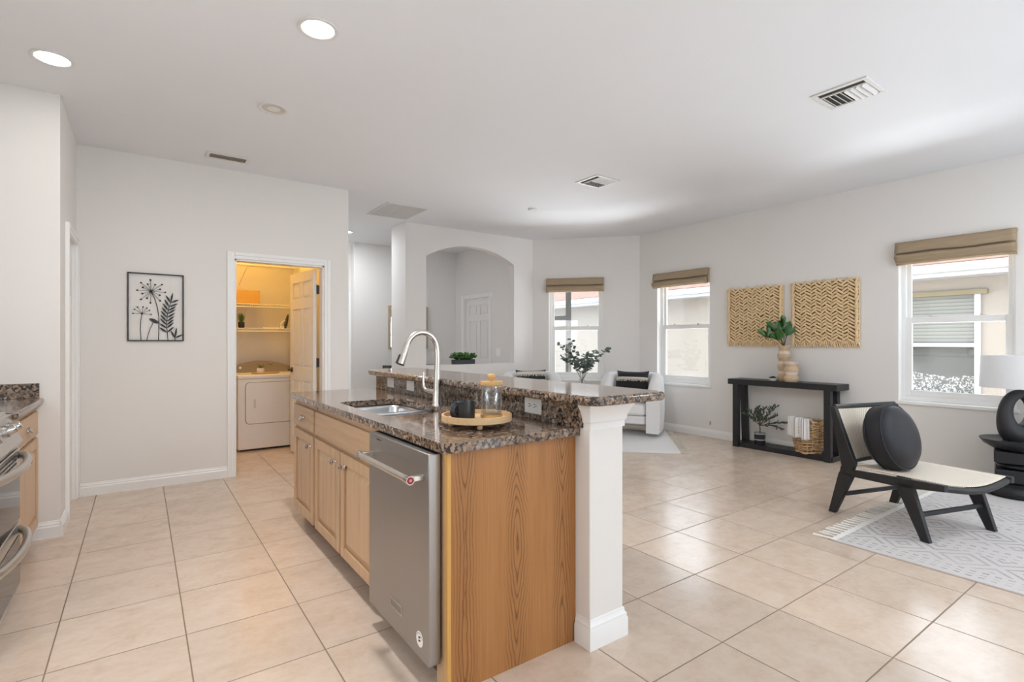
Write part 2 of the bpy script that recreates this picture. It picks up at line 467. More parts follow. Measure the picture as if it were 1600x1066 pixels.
# ------------------------------------------------------------------ mesh builder
class MB:
    def __init__(s):
        s.bm = bmesh.new()
        s.M = Matrix.Identity(4)

    def v(s, p):
        return s.bm.verts.new(s.M @ Vector(p))

    def face(s, vs):
        try:
            return s.bm.faces.new(vs)
        except ValueError:
            return None

    def poly(s, pts):
        return s.face([s.v(p) for p in pts])

    def box(s, x0, x1, y0, y1, z0, z1):
        a = [s.v((x, y, z)) for z in (z0, z1) for x, y in ((x0, y0), (x1, y0), (x1, y1), (x0, y1))]
        for f in ((3, 2, 1, 0), (4, 5, 6, 7), (0, 1, 5, 4), (1, 2, 6, 5), (2, 3, 7, 6), (3, 0, 4, 7)):
            s.face([a[i] for i in f])
        return s

    def bar(s, p, q, w, h, up=(0, 0, 1), w2=None, h2=None):
        """rectangular beam from p to q; w across, h along `up`; may taper"""
        p, q, up = Vector(p), Vector(q), Vector(up)
        d = (q - p).normalized()
        sx = d.cross(up).normalized()
        sy = sx.cross(d).normalized()
        rows = []
        for c, ww, hh in ((p, w, h), (q, w2 or w, h2 or h)):
            rows.append([s.v(c + sx * i * ww / 2 + sy * j * hh / 2) for i, j in ((-1, -1), (1, -1), (1, 1), (-1, 1))])
        a, b = rows
        s.face(a[::-1]); s.face(b)
        for i in range(4):
            s.face([a[i], a[(i + 1) % 4], b[(i + 1) % 4], b[i]])
        return s

    def tube(s, pts, r, n=8, closed=False, caps=True, flat=1.0, up=None):
        pts = [Vector(p) for p in pts]
        k = len(pts)
        rs = r if isinstance(r, (list, tuple)) else [r] * k
        rings = []
        prev = None
        for i, p in enumerate(pts):
            if closed:
                d = pts[(i + 1) % k] - pts[i - 1]
            else:
                d = pts[min(i + 1, k - 1)] - pts[max(i - 1, 0)]
            if d.length < 1e-9:
                d = Vector((0, 0, 1))
            d.normalize()
            if up is not None:
                x = d.cross(Vector(up))
                x = x.normalized() if x.length > 1e-6 else d.orthogonal().normalized()
            elif prev is None:
                x = d.orthogonal().normalized()
            else:
                x = prev - d * prev.dot(d)
                x = x.normalized() if x.length > 1e-6 else d.orthogonal().normalized()
            prev = x
            y = d.cross(x)
            rings.append([s.v(p + (x * math.cos(2 * PI * j / n) + y * flat * math.sin(2 * PI * j / n)) * rs[i]) for j in range(n)])
        m = k if closed else k - 1
        for i in range(m):
            a, b = rings[i], rings[(i + 1) % k]
            for j in range(n):
                s.face([a[j], a[(j + 1) % n], b[(j + 1) % n], b[j]])
        if caps and not closed:
            s.face(rings[0][::-1]); s.face(rings[-1])
        return s

    def lathe(s, prof, n=32, c=(0, 0, 0), sx=1.0, sy=1.0):
        rings = []
        for r, z in prof:
            if r <= 1e-6:
                rings.append([s.v((c[0], c[1], c[2] + z))])
            else:
                rings.append([s.v((c[0] + sx * r * math.cos(2 * PI * j / n), c[1] + sy * r * math.sin(2 * PI * j / n), c[2] + z)) for j in range(n)])
        for a, b in zip(rings, rings[1:]):
            for j in range(n):
                if len(a) == 1 and len(b) == 1:
                    continue
                if len(a) == 1:
                    s.face([a[0], b[j], b[(j + 1) % n]])
                elif len(b) == 1:
                    s.face([a[j], a[(j + 1) % n], b[0]])
                else:
                    s.face([a[j], a[(j + 1) % n], b[(j + 1) % n], b[j]])
        for e, rv in ((rings[0], True), (rings[-1], False)):
            if len(e) > 1:
                s.face(e[::-1] if rv else e)
        return s

    def prism(s, poly, a0, a1, axis='Z'):
        """2-D outline extruded along an axis (outline in the two other axes, in order)"""
        def P(u, v, a):
            return {'Z': (u, v, a), 'Y': (u, a, v), 'X': (a, u, v)}[axis]
        lo = [s.v(P(u, v, a0)) for u, v in poly]
        hi = [s.v(P(u, v, a1)) for u, v in poly]
        s.face(lo[::-1]); s.face(hi)
        n = len(poly)
        for i in range(n):
            s.face([lo[i], lo[(i + 1) % n], hi[(i + 1) % n], hi[i]])
        return s

    def ell(s, c, rx, ry, rz, nu=20, nv=12, pw=1.0):
        def f(t):
            return math.copysign(abs(t) ** pw, t)
        rows = []
        for i in range(nv + 1):
            ph = -PI / 2 + PI * i / nv
            if i in (0, nv):
                rows.append([s.v((c[0], c[1], c[2] + rz * math.sin(ph)))])
            else:
                rows.append([s.v((c[0] + rx * f(math.cos(ph)) * f(math.cos(2 * PI * j / nu)), c[1] + ry * f(math.cos(ph)) * f(math.sin(2 * PI * j / nu)), c[2] + rz * f(math.sin(ph)))) for j in range(nu)])
        for a, b in zip(rows, rows[1:]):
            for j in range(nu):
                if len(a) == 1:
                    s.face([a[0], b[(j + 1) % nu], b[j]])
                elif len(b) == 1:
                    s.face([a[j], a[(j + 1) % nu], b[0]])
                else:
                    s.face([a[j], a[(j + 1) % nu], b[(j + 1) % nu], b[j]])
        return s

    def grid(s, fn, nu, nv):
        g = [[s.v(fn(i / nu, j / nv)) for j in range(nv + 1)] for i in range(nu + 1)]
        for i in range(nu):
            for j in range(nv):
                s.face([g[i][j], g[i + 1][j], g[i + 1][j + 1], g[i][j + 1]])
        return s

    def leaf(s, base, d, L, w, nrm=(0, 0, 1), fold=0.25, droop=0.2, tip=0.5):
        base, d, nrm = Vector(base), Vector(d).normalized(), Vector(nrm)
        x = d.cross(nrm)
        x = x.normalized() if x.length > 1e-5 else d.orthogonal().normalized()
        up = x.cross(d).normalized()
        prof = [(0, 0.06), (0.2, 0.62), (tip, 1.0), (0.8, 0.72), (1.0, 0.04)]
        rows = []
        for t, ww in prof:
            c = base + d * (L * t) - up * (droop * L * t * t)
            e = x * (w / 2 * ww)
            rows.append([s.v(c - e + up * (fold * w / 2 * ww)), s.v(c), s.v(c + e + up * (fold * w / 2 * ww))])
        for a, b in zip(rows, rows[1:]):
            s.face([a[0], a[1], b[1], b[0]])
            s.face([a[1], a[2], b[2], b[1]])
        return s

    def build(s, name, mat, parent=None, smooth=None, bevel=0.0, seg=2, solid=0.0, subsurf=0, keepn=False):
        me = bpy.data.meshes.new(name)
        if not keepn:
            bmesh.ops.recalc_face_normals(s.bm, faces=s.bm.faces)
        s.bm.to_mesh(me)
        s.bm.free()
        me.materials.append(mat)
        o = bpy.data.objects.new(name, me)
        C.objects.link(o)
        if smooth is not None:
            for p in me.polygons:
                p.use_smooth = True
            me.set_sharp_from_angle(angle=math.radians(smooth))
        if bevel:
            b = o.modifiers.new('bevel', 'BEVEL')
            b.width = bevel
            b.segments = seg
            b.limit_method = 'ANGLE'
            b.angle_limit = math.radians(40)
            for p in me.polygons:
                p.use_smooth = True
            me.set_sharp_from_angle(angle=math.radians(smooth or 40))
        if solid:
            m = o.modifiers.new('thick', 'SOLIDIFY')
            m.thickness = solid
            m.offset = 0
        if subsurf:
            m = o.modifiers.new('sub', 'SUBSURF')
            m.levels = m.render_levels = subsurf
            for p in me.polygons:
                p.use_smooth = True
        if parent is not None:
            o.parent = parent
        return o


def tag(o, label=None, cat=None, group=None, kind=None):
    if label: o['label'] = label
    if cat: o['category'] = cat
    if group: o['group'] = group
    if kind: o['kind'] = kind
    return o


def thing(name, label, cat, loc=(0, 0, 0), rz=0.0, group=None):
    o = bpy.data.objects.new(name, None)
    o.empty_display_size = 0.1
    o.location = loc
    o.rotation_euler = (0, 0, rz)
    C.objects.link(o)
    return tag(o, label, cat, group)


def struct(o):
    o['kind'] = 'structure'
    return o


def sempty(name, loc=(0, 0, 0), rz=0.0):
    o = bpy.data.objects.new(name, None)
    o.location = loc
    o.rotation_euler = (0, 0, rz)
    C.objects.link(o)
    o['kind'] = 'structure'
    return o


def dup(root, loc, rz=0.0, label=None, group=None):
    r = root.copy()
    C.objects.link(r)
    r.location = loc
    r.rotation_euler = (0, 0, rz)
    if label: r['label'] = label
    if group: r['group'] = group
    for ch in list(root.children):
        c = ch.copy()
        C.objects.link(c)
        c.parent = r
        for g in list(ch.children):
            d = g.copy()
            C.objects.link(d)
            d.parent = c
    return r


def text_mesh(body, size, name, mat, parent, M, ext=0.0006, align='CENTER'):
    cu = bpy.data.curves.new(name, 'FONT')
    cu.body = body
    cu.size = size
    cu.extrude = ext
    cu.align_x = align
    cu.align_y = 'CENTER'
    tmp = bpy.data.objects.new(name, cu)
    C.objects.link(tmp)
    bpy.context.view_layer.update()
    me = bpy.data.meshes.new_from_object(tmp)
    bpy.data.objects.remove(tmp)
    me.transform(M)
    me.materials.clear()
    me.materials.append(mat)
    o = bpy.data.objects.new(name, me)
    C.objects.link(o)
    o.parent = parent
    return o


# ------------------------------------------------------------------ the room
CZ = 2.885                      # ceiling height
XR = 6.165                      # right wall
YA = 5.526                      # wall with the framed art
PA, PB = Vector((5.06, 6.54)), Vector((XR, 5.315))   # corners of the slanted wall
YB = 6.54                       # arch wall
TW = 0.14

struct(MB().box(-3.0, 8.0, -4.5, 9.6, -0.2, 0.0).build('floor', M_FLOOR))
struct(MB().box(-3.0, 6.6, -4.5, 9.6, CZ, CZ + 0.2).build('ceiling', M_CEIL))


def wall(name, p0, p1, openings=(), t=TW, z0=0.0, z1=CZ, flip=False, mat=None):
    """wall whose room face runs p0->p1; thickness goes to the left of p0->p1 (right if flip)"""
    p0, p1 = Vector(p0), Vector(p1)
    L = (p1 - p0).length
    d = (p1 - p0) / L
    n = Vector((-d.y, d.x)) * (-1 if flip else 1)
    mb = MB()
    mb.M = Matrix(((d.x, n.x, 0, p0.x), (d.y, n.y, 0, p0.y), (0, 0, 1, 0), (0, 0, 0, 1)))
    cuts = sorted({0.0, L, *[a for o in openings for a in o[:2]]})
    for a, b in zip(cuts, cuts[1:]):
        op = [o for o in openings if o[0] <= a + 1e-6 and o[1] >= b - 1e-6]
        zs = z0
        for o in sorted(op, key=lambda o: o[2]):
            if o[2] > zs + 1e-6:
                mb.box(a, b, 0, t, zs, o[2])
            zs = o[3]
        if zs < z1 - 1e-6:
            mb.box(a, b, 0, t, zs, z1)
    bmesh.ops.remove_doubles(mb.bm, verts=mb.bm.verts, dist=1e-5)
    M = mb.M.copy()
    o = struct(mb.build(name, mat or M_WALL))
    return o, M, L


WZ0, WZ1 = 0.665, 2.20          # window sill and head
# right wall, running away from the camera (+Y): thickness must go to +X (right side)
RW_Y0 = -4.4
wins_r = [(1.135 - RW_Y0, 2.005 - RW_Y0), (4.115 - RW_Y0, 4.99 - RW_Y0)]
wall('wall_right', (XR, RW_Y0), (XR, PB.y), [(-2.2 - RW_Y0, -1.0 - RW_Y0, 0.0, 2.1)] + [(a, b, WZ0, WZ1) for a, b in wins_r], 0.2, flip=True)
dang = (PA - PB).normalized()
LA = (PA - PB).length
# window position on the slanted wall, measured from PB
WA0, WA1 = 0.545, 1.395
wall('wall_angle', PB, PA, [(WA0, WA1, WZ0, WZ1)], 0.2, flip=True)
# wall with the art, running +X, thickness to +Y
wall('wall_back', (-0.43, YA), (1.80, YA), [(0.72 + 0.43, 1.545 + 0.43, 0.0, 2.055)], 0.12)
# left: wall stub facing the camera, then the return with the closet
wall('wall_left', (-1.3, 4.49), (-0.43, 4.49), (), 0.12)
wall('wall_closet', (-0.43, 4.61), (-0.43, YA), [(0.21, 0.86, 0.0, 2.055)], 0.12)
wall('wall_kitchen', (-1.15, -4.4), (-1.15, 4.5), (), 0.14)
wall('wall_front', (-1.2, -4.0), (6.2, -4.0), [(4.9, 5.9, 0.0, 2.1)], 0.14, flip=True)
# closet interior
struct(MB().box(-1.25, -1.15, 4.6, 5.65, 0, CZ).build('wall_closet_inner', M_WALL))
# laundry room
wall('wall_laundry_back', (0.45, 7.42), (1.95, 7.42), (), 0.1)
wall('wall_laundry_left', (0.55, 5.62), (0.55, 7.45), (), 0.1)
wall('wall_laundry_right', (1.68, 5.64), (1.68, 7.45), (), 0.12, flip=True)
# hall and foyer beyond
HB = 8.36
wall('wall_hall_back', (2.81, HB), (4.80, HB), (), 0.14)
wall('wall_hall_left', (1.80, 7.5), (1.80, 8.8), (), 0.12)
wall('wall_hall_far', (1.5, 8.74), (3.2, 8.74), [(0.66, 1.345, 0.0, 2.04)], 0.12)
wall('wall_foyer', (4.69, 6.66), (4.69, HB + 0.1), [(7.227 - 6.66, 8.06 - 6.66, 0.0, 2.02)], 0.14, flip=True)

# arch wall
def arch_wall():
    x0, x1, th = 2.90, PA.x, 0.13
    a0, a1, zs, zt, zb = 3.205, 4.70, 2.455, 2.66, 0.945
    hw, rise = (a1 - a0) / 2, zt - zs
    R = (hw * hw + rise * rise) / (2 * rise)
    xc = (a0 + a1) / 2
    N = 28
    arc = []
    for i in range(N + 1):
        x = a0 + (a1 - a0) * i / N
        arc.append((x, zt - R + math.sqrt(R * R - (x - xc) ** 2)))
    mb = MB()
    mb.box(x0, a0, YB, YB + th, 0, CZ)
    mb.box(x0, x0 + 0.14, YB + th, 7.02, 0, CZ)
    mb.box(a1, x1, YB, YB + th, 0, CZ)
    mb.box(a0, a1, YB, YB + th, 0, zb)
    for y in (YB, YB + th):
        for (xa, za), (xb, zb_) in zip(arc, arc[1:]):
            mb.poly([(xa, y, za), (xb, y, zb_), (xb, y, CZ), (xa, y, CZ)])
    for (xa, za), (xb, zb_) in zip(arc, arc[1:]):
        mb.poly([(xa, YB, za), (xb, YB, zb_), (xb, YB + th, zb_), (xa, YB + th, za)])
    bmesh.ops.remove_doubles(mb.bm, verts=mb.bm.verts, dist=1e-5)
    struct(mb.build('wall_arch', M_WALL))
    return zb


SILL_Z = arch_wall()


# baseboards: ogee profile swept along straight runs
BASE_PROF = [(0, 0), (0.016, 0), (0.016, 0.07), (0.012, 0.078), (0.012, 0.088), (0.006, 0.096), (0.004, 0.105), (0, 0.107)]


def baseboard(name, p0, p1, flip=False, prof=BASE_PROF):
    p0, p1 = Vector(p0), Vector(p1)
    L = (p1 - p0).length
    d = (p1 - p0) / L
    n = Vector((d.y, -d.x)) * (-1 if flip else 1)     # into the room
    mb = MB()
    mb.M = Matrix(((d.x, n.x, 0, p0.x), (d.y, n.y, 0, p0.y), (0, 0, 1, 0), (0, 0, 0, 1)))
    mb.prism(prof, 0, L, 'X')
    return struct(mb.build(name, M_TRIM))


baseboard('baseboard_back', (-0.43, YA), (0.66, YA))
baseboard('baseboard_left', (-0.60, 4.49), (-0.43, 4.49))
baseboard('baseboard_closet', (-0.43, 4.474), (-0.43, 4.76))
baseboard('baseboard_right', (XR, -4.0), (XR, PB.y), flip=True)
baseboard('baseboard_angle', PB, PA, flip=True)
baseboard('baseboard_arch', (2.90, YB), (PA.x, YB))
baseboard('baseboard_hall', (2.81, HB), (4.69, HB))
baseboard('baseboard_foyer', (4.69, 6.7), (4.69, 7.15), flip=True)


# ------------------------------------------------------------------ interior doors
def panel_door(name, w, h, th, mat, two=True, parent=None):
    """six-panel leaf in local coords: x 0..w, y 0..th, z 0..h (panels on both faces)"""
    mb = MB()
    mb.box(0, w, 0.011, th - 0.011, 0, h)
    st, mid = 0.105 * w / 0.76, 0.10 * w / 0.76
    rows = [(0.20, 0.83), (0.98, 1.62), (1.73, h - 0.11)]
    zs = [0, rows[0][0], rows[0][1], rows[1][0], rows[1][1], rows[2][0], rows[2][1], h]
    pw = (w - 2 * st - mid) / 2
    for y0, y1 in ((0, 0.011), (th - 0.011, th)):
        for i in range(0, 8, 2):
            mb.box(0, w, y0, y1, zs[i], zs[i + 1])
        for za, zb in rows:
            for xa, xb in ((0, st), (st + pw, st + pw + mid), (w - st, w)):
                mb.box(xa, xb, y0, y1, za, zb)
            for xa in (st, st + pw + mid):
                a, b, c, d = xa + 0.022, xa + pw - 0.022, za + 0.022, zb - 0.022
                mb.box(a, b, y0 + (0.003 if y0 == 0 else 0), y1 - (0 if y0 == 0 else 0.003), c, d)
    return mb.build(name, mat, parent, bevel=0.003)


def casing(name, a0, a1, h, M, mat=M_TRIM, w=0.062, t=0.018, parent=None):
    """door casing on a wall face: local x along the wall, y into the room is negative"""
    mb = MB()
    mb.M = M
    t2, k = t * 1.35, w * 0.5
    def prof(o, i):                      # outer edge o, inner edge i (2-D: along the wall, into the room)
        q = o + (i - o) * 0.5
        return [(o, 0), (o, -t2), (q, -t2), (q, -t), (i, -t), (i, 0)]
    mb.prism(prof(a0 - w, a0), 0, h + w, 'Z')
    mb.prism(prof(a1 + w, a1), 0, h + w, 'Z')
    mb.prism([(y, z) for z, y in prof(h + w, h)], a0, a1, 'X')
    return mb.build(name, mat, parent, bevel=0.002)


def MX(p, d, n):
    return Matrix(((d[0], n[0], 0, p[0]), (d[1], n[1], 0, p[1]), (0, 0, 1, p[2] if len(p) > 2 else 0), (0, 0, 0, 1)))


# door_1: laundry, standing open
d1 = sempty('door_1')
cs = casing('casing', 0.72, 1.545, 2.055, MX((0, YA), (1, 0), (0, 1)), parent=d1)
jm = MB().box(0.72, 0.735, YA, YA + 0.12, 0, 2.055).box(1.53, 1.545, YA, YA + 0.12, 0, 2.055).box(0.72, 1.545, YA, YA + 0.12, 2.04, 2.055)
jm.build('jamb', M_TRIM, d1)
ang = math.atan2(6.36 - 5.665, 1.425 - 1.50)
lf = panel_door('door_leaf', 0.70, 2.025, 0.035, M_DOOR, parent=d1)
lf.location = (1.508, 5.665, 0.012)
lf.rotation_euler = (0, 0, ang)
lev = MB()
lev.tube([(0.64, 0.035, 0.94), (0.64, 0.075, 0.94)], 0.011, 10)
lev.tube([(0.64, 0.036, 0.94), (0.64, 0.042, 0.94)], 0.03, 16)
lev.tube([(0.64, 0.072, 0.94), (0.60, 0.078, 0.94), (0.545, 0.07, 0.935)], [0.011, 0.010, 0.007], 10)
lev.tube([(0.64, 0.0, 0.94), (0.64, -0.04, 0.94)], 0.011, 10)
lev.tube([(0.64, -0.001, 0.94), (0.64, -0.007, 0.94)], 0.03, 16)
lev.tube([(0.64, -0.037, 0.94), (0.60, -0.043, 0.94), (0.545, -0.035, 0.935)], [0.011, 0.010, 0.007], 10)
lev.build('door_handle', M_DARKMET, lf, smooth=40)
for z in (0.25, 1.05, 1.82):
    MB().box(1.515, 1.53, YA + 0.118, YA + 0.142, z - 0.045, z + 0.045).tube([(1.512, YA + 0.135, z - 0.05), (1.512, YA + 0.135, z + 0.05)], 0.007, 8).build('hinge', M_DARKMET, d1)

# door_2: closet in the left return
d2 = sempty('door_2')
casing('casing', 0, 0.65, 2.055, MX((-0.43, 4.82), (0, 1), (-1, 0)), parent=d2, w=0.055)
lf2 = panel_door('door_leaf', 0.585, 2.03, 0.035, M_DOOR, parent=d2)
lf2.location = (-0.447, 4.824, 0.015)
lf2.rotation_euler = (0, 0, PI / 2)
# door_3: far hall door
d3 = sempty('door_3')
casing('casing', 2.16, 2.845, 2.04, MX((0, 8.74), (1, 0), (0, 1)), parent=d3)
lf3 = panel_door('door_leaf', 0.68, 2.03, 0.035, M_DOOR, parent=d3)
lf3.location = (2.162, 8.765, 0.005)
MB().lathe([(0.0, 0), (0.026, 0.0), (0.026, 0.006), (0.012, 0.01), (0.012, 0.03), (0.027, 0.045), (0.02, 0.062), (0, 0.066)], 16).build('door_handle', M_DARKMET, lf3, smooth=40).matrix_local = Matrix.Translation((0.62, 0, 0.95)) @ Matrix.Rotation(PI / 2, 4, 'X')
# door_4: foyer door seen through the arch
d4 = sempty('door_4')
casing('casing', 7.227, 8.06, 2.02, MX((4.69, 0), (0, 1), (1, 0)), parent=d4)
lf4 = panel_door('door_leaf', 0.825, 2.01, 0.035, M_DOOR, parent=d4)
lf4.location = (4.77, 7.231, 0.005)
lf4.rotation_euler = (0, 0, PI / 2)


# ------------------------------------------------------------------ windows, shades
def window(name, M, a0, a1, depth=0.2):
    """single-hung window in a wall: local x along the wall, y outward from the room face"""
    e = sempty(name)
    z0, z1 = WZ0 + 0.02, WZ1
    y0, y1 = 0.085, 0.155
    mb = MB(); mb.M = M
    f = 0.042
    mb.box(a0, a0 + f, y0, y1, z0, z1).box(a1 - f, a1, y0, y1, z0, z1).box(a0 + f, a1 - f, y0, y1, z1 - f, z1).box(a0 + f, a1 - f, y0, y1, z0, z0 + 0.05)
    mb.build('window_frame', M_TRIM, e, bevel=0.004)
    zm = 1.455
    s = 0.048
    def sash(nm, xa, xb, za, zb, ya, yb, bot, top):
        m = MB(); m.M = M
        m.box(xa, xa + s, ya, yb, za, zb).box(xb - s, xb, ya, yb, za, zb).box(xa + s, xb - s, ya, yb, za, za + bot).box(xa + s, xb - s, ya, yb, zb - top, zb)
        o = m.build(nm, M_TRIM, e, bevel=0.003)
        g = MB(); g.M = M
        g.box(xa + s, xb - s, (ya + yb) / 2 - 0.002, (ya + yb) / 2 + 0.002, za + bot, zb - top)
        g.build('pane', M_GLASS, o)
        return o
    sash('upper_sash', a0 + f - 0.012, a1 - f + 0.012, zm, z1 - f + 0.01, 0.12, 0.145, 0.045, 0.03)
    lo = sash('lower_sash', a0 + f, a1 - f, z0 + 0.05, zm + 0.06, 0.09, 0.118, 0.055, 0.06)
    for k in (0.28, 0.72):
        m = MB(); m.M = M
        x = a0 + (a1 - a0) * k
        m.box(x - 0.02, x + 0.02, 0.092, 0.112, zm + 0.06, zm + 0.068).tube([(x, 0.1, zm + 0.068), (x + 0.02, 0.097, zm + 0.075)], 0.005, 6)
        m.build('sash_lock', M_NICKEL, lo)
    m = MB(); m.M = M
    m.box(a0 - 0.018, a1 + 0.018, -0.018, 0.0, WZ0 - 0.012, WZ0 + 0.02).box(a0 + 0.0005, a1 - 0.0005, 0.0, 0.12, WZ0 + 0.0005, WZ0 + 0.02)
    m.build('window_sill', M_TRIM, e, bevel=0.004)
    m = MB(); m.M = M                                   # plaster returns painted white
    m.box(a0 + 0.0004, a0 + 0.006, 0.0006, 0.086, WZ0 + 0.02, WZ1).box(a1 - 0.006, a1 - 0.0004, 0.0006, 0.086, WZ0 + 0.02, WZ1)
    m.build('window_return', M_TRIM, e)
    return e


MR = MX((XR, 0), (0, 1), (1, 0))                        # right wall frame: x=Y, y outward
MA = MX((PB.x, PB.y), (dang.x, dang.y), (dang.y * 1.0, -dang.x * 1.0))
if (MA.to_3x3() @ Vector((0, 1, 0))).x < 0:
    MA = MX((PB.x, PB.y), (dang.x, dang.y), (-dang.y, dang.x))
window('window_1', MA, WA0, WA1)
window('window_2', MR, 4.115, 4.99)
window('window_3', MR, 1.135, 2.005)


def roman_shade(M, a0, a1, z0, z1, label, folds=3):
    e = thing('roman_shade', label, 'window shade', group='tan roman shades over the windows')
    top = MB(); top.M = M
    top.box(a0, a1, -0.045, -0.001, z1 - 0.02, z1)
    top.build('head_rail', M_SHADE, e)
    zf = z0 + (z1 - z0) * 0.45
    n = 24
    def sag(u, k):
        return 0.006 * k * math.sin(u * PI) * math.cos(u * 9)
    fr = MB(); fr.M = M
    fr.grid(lambda u, v: (a0 + (a1 - a0) * u, -0.047 - 0.022 * v, z1 + 0.002 - (z1 - zf - 0.012) * v + sag(u, 1) * v), n, 4)
    fr.build('front_panel', M_SHADE, e, smooth=60, solid=0.006)
    for k in range(folds):
        h = (zf - z0)
        zt = zf - k * h * 0.12
        zb = z0 + (folds - 1 - k) * h * 0.16
        yo = -0.086 + 0.016 * k
        fo = MB(); fo.M = M
        def prof(u, v, zt=zt, zb=zb, yo=yo):
            a = PI * v
            return (a0 + 0.002 + (a1 - a0 - 0.004) * u, yo + 0.03 * (1 - math.sin(a)) - 0.004, zt + (zb - zt) * v + sag(u, 0.8) * (1 - v))
        fo.grid(prof, n, 8)
        fo.build('fold', M_SHADE, e, smooth=60, solid=0.005)
    bk = MB(); bk.M = M
    bk.box(a0 + 0.004, a1 - 0.004, -0.042, -0.004, z0 + 0.012, z1 - 0.02)
    bk.build('backing', M_SHADE, e)
    return e


roman_shade(MA, WA0 - 0.012, WA1 + 0.03, 2.045, 2.256, 'tan roman shade on the slanted corner wall behind the leafy branches', 2)
roman_shade(MR, 4.115, 5.02, 2.05, 2.256, 'tan roman shade over the window beside the right white armchair', 2)
roman_shade(MR, 1.128, 2.012, 2.03, 2.25, 'tan roman shade over the window behind the lounge chair and table lamp', 4)


# ------------------------------------------------------------------ outside
def outside():
    struct(MB().box(6.4, 22, -12, 26, -0.35, -0.25).build('ground', M_BOUNCEGROUND))
    h = thing('neighbor_house', 'cream stucco house with pink shingle roof seen through the windows', 'house', (10.5, 6, -0.25))
    T = Matrix.Translation((-10.5, -6, 0.25))
    def mk():
        m = MB(); m.M = T; return m
    m = mk()
    wy0, wy1, wz0, wz1 = 2.35, 3.75, 0.40, 2.05
    m.box(10.5, 10.7, -8, wy0, -0.25, 2.5).box(10.5, 10.7, wy1, 22, -0.25, 2.5).box(10.5, 10.7, wy0, wy1, -0.25, wz0).box(10.5, 10.7, wy0, wy1, wz1, 2.5)
    m.build('wall', M_STUCCO, h)
    m = mk(); m.box(9.97, 10.02, -9, 22.5, 2.262, 2.45).box(9.90, 9.97, -9, 22.5, 2.33, 2.455)
    m.build('fascia', M_FASCIA, h, bevel=0.01)
    m = mk(); m.box(10.02, 10.5, -8.9, 22.4, 2.275, 2.295)
    m.build('soffit', M_FASCIA, h)
    m = mk(); m.poly([(9.93, -9, 2.455), (9.93, 22.5, 2.455), (14.5, 22.5, 4.4), (14.5, -9, 4.4)])
    m.build('roof', M_ROOF, h, solid=0.04)
    m = mk()
    m.box(10.46, 10.56, wy0 - 0.02, wy0 + 0.055, wz0, wz1).box(10.46, 10.56, wy1 - 0.055, wy1, wz0, wz1).box(10.46, 10.56, wy0, wy1, wz0, wz0 + 0.06).box(10.47, 10.56, wy0, wy1, 1.19, 1.25)
    w = m.build('window', M_FASCIA, h)
    m = mk(); m.box(10.44, 10.5, wy0 - 0.1, wy1 + 0.05, wz1 - 0.045, wz1 + 0.03).build('window_head', simple('olive window head', (0.20, 0.17, 0.10), 0.7), h)
    m = mk(); m.box(10.6, 10.61, wy0, wy1, 1.2, wz1); m.build('blind', mat_blinds(), w)
    m = mk(); m.box(10.6, 10.61, wy0, wy1, wz0, 1.2); m.build('speckled_panel', mat_speckles(), w)
    m = mk(); m.box(10.545, 10.549, wy0, wy1, wz0, wz1); m.build('pane', mat_glass('neighbour glass', (0.93, 0.94, 0.94), 0.03), w)
    # screened patio frame just outside the corner
    f = thing('patio_screen_frame', 'dark bronze patio screen post and rail outside the corner window', 'patio frame', (7.15, 8.04, -0.25))
    m = MB(); m.box(-0.04, 0.04, -0.04, 0.04, 0, 3.2); m.build('post', M_BRONZE, f)
    m = MB(); m.box(-0.03, 0.03, 0.04, 3.0, 1.97, 2.06); m.build('rail', M_BRONZE, f)


outside()
# ------------------------------------------------------------------ kitchen island
IX0, IX1 = 0.865, 1.525          # worktop front edge, back edge
IY0, IY1 = 1.62, 3.95            # near end, far end
CT = 0.91                        # worktop height


def slab_with_hole(name, mat, parent, outer, hole, z0, z1, bev):
    """flat slab with one cut-out (outer and hole as point rings)"""
    mb = MB()
    bm = mb.bm
    rings = {}
    for z in (z0, z1):
        o = [bm.verts.new((x, y, z)) for x, y in outer]
        h = [bm.verts.new((x, y, z)) for x, y in hole]
        eo = [bm.edges.new((o[i], o[(i + 1) % len(o)])) for i in range(len(o))]
        eh = [bm.edges.new((h[i], h[(i + 1) % len(h)])) for i in range(len(h))]
        bmesh.ops.triangle_fill(bm, edges=eo + eh, use_beauty=True)
        rings[z] = (o, h)
    for k in (0, 1):
        a, b = rings[z0][k], rings[z1][k]
        n = len(a)
        for i in range(n):
            mb.face([a[i], a[(i + 1) % n], b[(i + 1) % n], b[i]])
    return mb.build(name, mat, parent, bevel=bev, seg=4)


def rrect(x0, x1, y0, y1, r, n=6):
    pts = []
    for cx, cy, a in ((x1 - r, y1 - r, 0), (x0 + r, y1 - r, PI / 2), (x0 + r, y0 + r, PI), (x1 - r, y0 + r, 3 * PI / 2)):
        for i in range(n + 1):
            t = a + PI / 2 * i / n
            pts.append((cx + r * math.cos(t), cy + r * math.sin(t)))
    return pts


SX0, SX1, SY0, SY1 = 0.955, 1.332, 2.385, 3.13    # sink cut-out
top_o = slab_with_hole('worktop', M_GRAN, None, rrect(IX0, IX1, IY0, IY1, 0.03), rrect(SX0, SX1, SY0, SY1, 0.06), CT - 0.035, CT, 0.013)
tag(top_o, 'brown speckled granite worktop on the island around the double sink', 'worktop')

